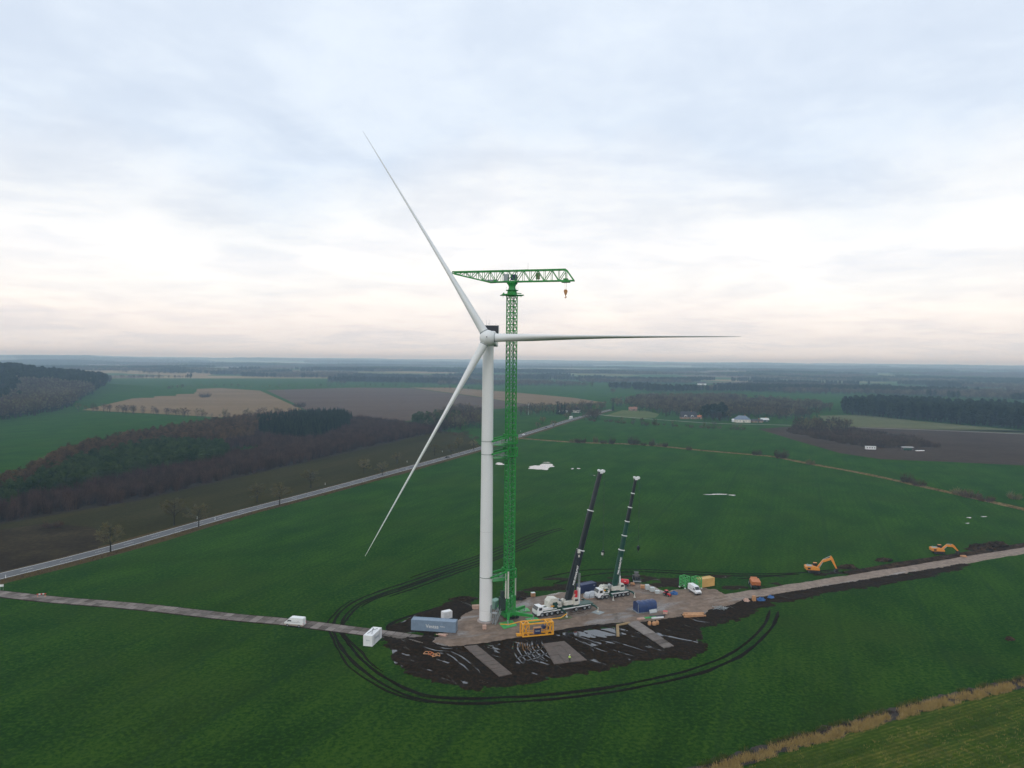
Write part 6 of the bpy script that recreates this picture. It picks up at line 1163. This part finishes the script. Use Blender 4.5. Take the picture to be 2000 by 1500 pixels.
# ------------------------------------------------------------------ individual trees, bushes, roadside posts
def tree_meshes(seed, h, cw, mat, **k):
    hs = bare_tree(seed, h, cw, **k); return np_mesh('trunk', hs[0][0], hs[0][1], BARK, True), np_mesh('crown', hs[1][0], hs[1][1], mat)
TM = [tree_meshes(200 + i, 10, 9.5, T_OLIVE, base=.24, limbs=16, subs=13, tw=15, tww=.055) for i in range(4)]
def road_tree(label, p, h, k, yw):
    t = thing('roadside_tree', label, 'tree', G(*p), yw, 'leafless trees along the country road'); link('trunk', TM[k][0], t); link('crown', TM[k][1], t); t.scale = (h / 9.4,) * 3; return t
for i_, (u_, v_, h_, t_) in enumerate([(216, 1078, 9.5, 'leafless tree on the near verge closest to the boggy ground'), (340, 1025, 10.5, 'pale leafless tree beyond the road, left of the forked one'), (388, 1030, 9.0, 'forked leafless tree standing on the near edge of the road'), (502, 981, 8.5, 'thin leafless tree beyond the road before the round-crowned one'), (546, 986, 9.5, 'round-crowned leafless tree on the near verge of the road'), (607, 953, 9.5, 'tall faint leafless tree beyond the road'), (711, 925, 8.5, 'leafless tree beyond the road left of the falling blade'), (747, 928, 7.5, 'small leafless tree on the near verge left of the blade tip'), (775, 906, 7, 'low leafless tree beyond the road crossed by the blade'), (849, 890, 8, 'leafless tree beside the black car'), (881, 890, 8, 'leafless tree on the near verge right of the black car'), (896, 876, 8, 'slim leafless tree beyond the road close to the tower'), (925, 878, 7, 'leafless tree nearest the tower along the road'), (1081, 836, 7.5, 'leafless tree beside the road between two distant cars'), (1051, 838, 7, 'leafless tree just right of the lattice mast beyond the road'), (1060, 829, 8, 'leafless tree in the field beyond the distant road'), (1106, 820, 8, 'leafless tree beyond the road left of the lorry')]):
    road_tree(t_, (u_, v_), h_, i_ % 4, i_ * 1.3)
BMs = []
for i in range(3): v = shoots(300 + i, 4.0, 3.6, 120, .055, .75, 7); BMs.append(np_mesh('branches', v[0], v[1], [T_BROWN, T_PURP, T_OLIVE][i]))
def bush(label, p, w_, h_, k=0, name='bush', group='bushes on the field bank'):
    t = thing(name, label, 'bush', G(*p), rnd.uniform(0, 6), group); link('branches', BMs[k], t); m = MB()
    for j in range(5): a = j * 1.256; m.tube((.2 * math.cos(a), .2 * math.sin(a), 0), (.9 * math.cos(a), .9 * math.sin(a), 1.6), .07, .03, n=5)
    m.build('stem', BARK, t); t.scale = (w_ / 6, w_ / 6, h_ / 2.9); return t
for i_, (u_, v_, w_, h_, t_) in enumerate([(1478, 889, 9, 4.6, 'round dark bush on the bank left of the largest one'), (1526, 895, 13, 7.0, 'largest round bush on the field bank'), (1582, 907, 8, 3.8, 'small sparse bush right of the largest one'), (1772, 943, 9, 6.0, 'taller end of the spreading bush on the bank'), (1795, 949, 10, 4.0, 'low end of the spreading bush on the bank'), (1872, 966, 10, 3.6, 'first low thorn bush beyond the spreading bush'), (1895, 972, 12, 4.4, 'widest low thorn bush toward the bank end'), (1925, 979, 10, 3.4, 'last low thorn bush on the bank'), (1982, 975, 9, 4.0, 'thorn bush behind the bank at the picture edge'), (1346, 879, 6, 3.4, 'small single bush on the bank between two gaps'), (1299, 873, 5.5, 4.6, 'narrow upright bush on the bank'), (1287, 872, 7, 3.6, 'reddish bush beside the narrow upright one'), (1238, 868, 13, 7.0, 'dense dark bush on the distant bank'), (1195, 867, 7, 6, 'leafy pale bush on the distant bank'), (1163, 865, 6, 6.5, 'slim tall bush on the distant bank'), (1178, 866, 8, 3.6, 'low bush between two taller ones on the distant bank'), (1134, 865, 12, 4.6, 'wide brown bush on the distant bank'), (1118, 864, 6, 3.4, 'first low bush beyond the road'), (1273, 871, 6, 6.5, 'tall faint bush between dense and reddish ones'), (1258, 870, 6, 3.0, 'low bush touching the dense dark one')]):
    bush(t_, (u_, v_), w_, h_, i_ % 3)
bush('grove standing alone in the tan stubble field', (400, 776), 24, 9, 0, 'grove', None); bush('dark evergreen patch in the rough field near the bog', (103, 1030), 9, 2.6, 1, 'bush', None); bush('low dark bush at the end of the ploughed field', (585, 795), 22, 8, 0, 'bush', None)
cv = conifer(400, 14, 2.0, 22, 12, .5, .02, .3); CT = np_mesh('trunk', *cv[0], BARK); CCr = np_mesh('crown', *cv[1], T_PINE)
for u_, v_, h_, t_ in ((1089, 809, 18, 'leftmost of three pointed conifers by the white house'), (1097, 809, 17, 'middle of three pointed conifers by the white house'), (1102.5, 809, 17.5, 'rightmost of three pointed conifers by the white house'), (1197, 802, 14, 'dark conifer at the end of the visible road'), (1744, 811, 17, 'pointed conifer standing above the belt')):
    t = thing('conifer', t_, 'tree', G(u_, v_), u_, 'pointed conifers in the distance'); link('trunk', CT, t); link('crown', CCr, t); t.scale = (h_ / 14,) * 3
pmesh = MB().lathe([(.07, 0), (.06, 1.0), (.02, 1.05)], n=8).mesh('post'); pmesh.materials.append(VANW); pr = MB().box((0, -.065, .8), (.08, .02, .16)).mesh('reflector'); pr.materials.append(BGREY)
for u_, v_, t_ in ((11, 1130, 'white marker post at the road end near the track'), (385, 1014, 'white marker post behind the forked tree'), (420, 1016, 'white marker post right of the forked tree'), (635, 947, 'white marker post beyond the road in the open stretch'), (795, 903, 'white marker post beyond the road left of the blade'), (864, 883, 'white marker post close to the black car'), (1017, 843, 'white marker post right of the lattice mast')):
    t = thing('marker_post', t_, 'marker post', G(u_, v_), 0, 'road marker posts'); link('post', pmesh, t); link('reflector', pr, t); t.scale = (1.5, 1.5, 1.2)
t = thing('road_barrier', 'red and white barrier beside the access track', 'barrier', G(81, 1165.5), .3)
for k in range(5): MB().box((-1.0 + k * .5, 0, .85), (.5, .05, .28)).build('barrier_panel', RED if k % 2 == 0 else VANW, t)
for x in (-1, 1): MB().bar((x, 0, 0), (x, 0, 1.0), .07).box((x, 0, .06), (.4, .6, .12)).build('barrier_foot', RUST, t)
t = thing('road_sign', 'white sign board on two posts where the track meets the road', 'sign', G(3, 1153), .4); MB().box((0, 0, 1.5), (1.1, .06, .7)).build('sign_board', VANW, t)
for x in (-.4, .4): MB().tube((x, .06, 0), (x, .06, 1.8), .04, n=6).build('sign_post', STEEL, t)
# ------------------------------------------------------------------ far houses and huts
def house(label, p, Lw, W, wall, ridge, wm, rm, yw=0.0, dorm=0, wins=4, hip=False, name='house'):
    t = thing(name, label, 'house', G(*p), yw); MB().box((0, 0, wall / 2), (Lw, W, wall)).build('wall', wm, t); o = .4; e = Lw * .28 if hip else -o * 0
    v = [(-Lw / 2 - o, -W / 2 - o, wall - .1), (Lw / 2 + o, -W / 2 - o, wall - .1), (Lw / 2 + o, W / 2 + o, wall - .1), (-Lw / 2 - o, W / 2 + o, wall - .1), (-Lw / 2 - o + (e or 0), 0, ridge), (Lw / 2 + o - (e or 0), 0, ridge)]
    r = MB().add(v, [(0, 1, 5, 4), (2, 3, 4, 5), (1, 2, 5), (3, 0, 4), (3, 2, 1, 0)]).build('roof', rm, t); MB().box((Lw * .2, .3, ridge + .3), (.7, .7, 1.4)).build('chimney', RUST, r)
    for k in range(wins): x = -Lw / 2 + Lw * (k + .5) / wins; w_ = MB().box((x, -W / 2 - .03, wall * .52), (1.3, .1, 1.2)).build('window', VANW, t); MB().box((x, -W / 2 - .09, wall * .52), (1.05, .04, .95)).build('pane', GLASS, w_)
    MB().box((Lw * .06, -W / 2 - .04, 1.05), (1.0, .1, 2.1)).build('door', BGREEN, t)
    for k in range(dorm):
        x = (k - (dorm - 1) / 2) * Lw * .42; zc = wall + .5; m = MB(); m.prism([(x + 1.9 * math.cos(a), zc + 1.9 * math.sin(a)) for a in [math.pi * i / 10 for i in range(11)]], -W / 2 - .1, 0); d = m.build('dormer', VANW, t); MB().prism([(x + 1.3 * math.cos(a), zc + .15 + 1.2 * math.sin(a)) for a in [math.pi * i / 8 for i in range(9)]], -W / 2 - .16, -W / 2 - .11).build('dormer_window', GLASS, d)
    return t
ROOFD = M('dark_roof', (.035, .035, .042), .7, .2, .5); ROOFB = M('blue_grey_roof', (.14, .18, .24), .6, .12, .5); BRICK = M('brick_wall', (.26, .17, .12), .8, .2, .8); CREAMW = M('cream_wall', (.72, .68, .60), .8, .08, .5)
house('dark roofed farmhouse with two white half-round dormers behind the lane', (1344, 818), 20, 10, 2.8, 9.5, BRICK, ROOFD, 0.0, 2)
house('low brick annexe beside the dormer farmhouse', (1364, 818), 8, 6, 2.6, 4.6, BRICK, RUST, .05, 0, 2)
house('white walled barn with blue grey hipped roof beside the lane', (1449, 824.5), 18, 11, 3.6, 8.2, CREAMW, ROOFB, -.05, 0, 5, True); house('small white shed left of the blue roofed barn', (1434, 824), 5, 4, 2.6, 3.8, VANW, VANW, 0, 0, 1)
house('low dark shed right of the blue roofed barn', (1478, 825), 13, 7, 2.4, 4.0, BRICK, ROOFD, -.05, 0, 3); house('pale roofed open shed at the end of the farm', (1493, 824), 9, 7, 2.8, 5.0, BGREEN, PGREY, -.05, 0, 2)
house('white cottage beneath the pointed conifers', (1100, 805), 12, 7, 3.4, 6.2, VANW, ROOFD, .1, 0, 3); house('cream gabled house right of the pointed conifers', (1126, 806), 9, 9, 4.2, 9.0, CREAMW, ROOFD, 1.3, 0, 2); house('brick house with a red roof above the lime meadow', (1236, 802), 12, 7, 2.8, 5.6, BRICK, M('old_tile_roof', (.26, .13, .09), .8), .0, 0, 3)
house('white farm building in the distant wood', (1274, 776), 14, 9, 4, 8, VANW, ROOFD, .2, 0, 3); house('pale distant hall on the far plain', (1737, 742), 90, 30, 6, 9, CREAMW, PGREY, .05, 0, 6); house('second pale hall on the far plain', (1795, 741), 40, 25, 6, 9, CREAMW, PGREY, .05, 0, 4); house('white distant farm beyond the right wood', (1371, 752), 26, 12, 5, 9, VANW, ROOFD, .1, 0, 3); house('distant white barn on the left plain', (597, 733), 60, 25, 6, 10, VANW, PGREY, .05, 0, 4)
for u_, t_, w_ in ((1786, 'first small white house before the right wood', 12), (1820, 'middle small white house before the right wood', 16), (1843, 'last small white house before the right wood', 11)): house(t_, (u_, 786), w_, 8, 3.2, 6, VANW, ROOFD, .1, 0, 2)
t = thing('site_hut', 'white mobile hut parked at the scrub edge', 'hut', G(1700, 878.5), -.1); MB().box((0, 0, 1.75), (8.2, 2.5, 2.6)).build('body', VANW, t); MB().box((0, 0, 3.1), (8.4, 2.7, .12)).build('roof', PGREY, t)
for k in range(4): w_ = MB().box((-3 + k * 2, -1.28, 1.9), (1.1, .06, .9)).build('window', GREYP, t); MB().box((-3 + k * 2, -1.33, 1.9), (.9, .04, .7)).build('pane', GLASS, w_)
wheel_set(t, (-1, 1), 1.1, .4, .25)
t = thing('flatbed_trailer', 'green trailer with a white canopy at the scrub edge', 'trailer', G(1772, 880), -.06); MB().box((0, 0, 1.3), (6, 2.4, 1.5)).build('body', BGREEN, t); MB().box((0, 0, 3.0), (9.5, 2.8, .2)).build('canopy', VANW, t); m = MB()
for x in (-4, 4):
    for y in (-1.2, 1.2): m.bar((x, y, .2), (x, y, 3), .1)
m.build('canopy_post', STEEL, t); wheel_set(t, (-1.5, 1.5), 1.1, .45, .3)
t = thing('sheet_pile', 'white sheets stacked beside the green trailer', 'sheets', G(1797, 881), -.05)
for k in range(4): MB().box((k * 1.4 - 2, k % 2 * .8, .25 + .05 * k), (3.2, 1.6, .4)).build('sheet', VANW, t)
t = thing('lamp_post', 'slender pale pole at the field edge left of the conifers', 'pole', G(1032, 810), 0); MB().tube((0, 0, 0), (0, 0, 14), .2, .12, n=8).build('pole', PGREY, t); MB().box((0, 0, 14), (1.6, .3, .3)).build('cross_arm', PGREY, t)
# ------------------------------------------------------------------ dry grass on the near ditch and verges
def tufts(name, label, P, h0, h1, wd, mat, seed, per=7, spread=.25, cat='grass'):
    q = np.random.RandomState(seed); n = len(P); A = np.repeat(P, per, 0) + np.concatenate([q.randn(n * per, 2) * spread, np.zeros((n * per, 1))], 1); D = np.stack([q.randn(n * per) * .38, q.randn(n * per) * .38, np.ones(n * per)], 1); hh = np.repeat(h0 + (h1 - h0) * q.rand(n), per) * (.6 + .5 * q.rand(n * per))
    V_, F_ = quads_from(A, D, hh, wd, q); return tag(link(name, np_mesh(name, V_, F_, mat)), label, cat, None, 'stuff')
dit = smooth_path([G(*p) for p in [(1290, 1540), (1400, 1502), (1520, 1462), (1640, 1428), (1760, 1392), (1880, 1361), (2000, 1334), (2150, 1300)]], .5); Sd_ = side_vecs(dit); q = np.random.RandomState(9)
def strip_pts(P, S, o0, o1, per, thr=.0, fs=3.0):
    out = []
    for i, (p, s) in enumerate(zip(P, S)):
        for k in range(per):
            o = o0 + (o1 - o0) * q.rand(); x, y = p.x + s.x * o + q.randn() * .2, p.y + s.y * o + q.randn() * .2
            if float(fbm(x / fs, y / fs, 2)) > thr: out.append((x, y, 0.0))
    return np.array(out)
tag(ribbon(dit, [(-1.5, .055), (-.6, .06), (1.2, .058), (2.2, .055)], wob=.4, seed=8).build('ditch', M('ditch_soil', (.032, .022, .017), .9, .3, .6)), 'dark ditch soil under the dry grass', None, None, 'structure')
tufts('dry_grass', 'tall straw coloured grass along the near ditch', strip_pts(dit, Sd_, -1.9, .5, 16, .40, 1.8), .45, 1.35, .06, T_DRY, 1, 8, .2); tufts('dry_grass', 'greenish tufts edging the near ditch', strip_pts(dit, Sd_, 1.3, 2.6, 5, .45), .4, .8, .06, T_GRN, 2, 7, .2); tufts('dry_stems', 'red brown stems in the near ditch', strip_pts(dit, Sd_, .4, 1.5, 6, .42), .3, .7, .05, T_RED, 3, 6, .2)
qq = np.random.RandomState(4); cmp_ = np.array([tuple(G(*p)) for p in [(1420, 1515), (1700, 1430), (1900, 1380), (2100, 1330), (2100, 1560), (1300, 1560)]]); pts_ = poly_pts(cmp_, 4.5, 5); k_ = fbm(pts_[:, 0] / 2.5, pts_[:, 1] / 6, 3) > .5
tufts('meadow_grass', 'uneven tufts of the rough meadow in the near corner', pts_[k_], .12, .36, .06, T_GRN, 4, 7, .3); tufts('meadow_straw', 'straw tufts scattered in the rough meadow', pts_[~k_][::7], .15, .45, .05, T_DRY, 5, 6, .3)
rv = [p for p in smooth_path(road_c, 1.0) if p.length < 520]; rs_ = side_vecs(rv)
tufts('verge_grass', 'dry brown grass on the near verge of the country road', strip_pts(rv, rs_, -8.6, -4.6, 4, .3, 6), .3, .7, .10, T_VERGE, 6, 4, .4); tufts('verge_stems', 'dark stems on the near verge of the country road', strip_pts(rv, rs_, -9.5, -5.0, 3, .4, 6), .4, .9, .09, T_RED, 7, 4, .4)
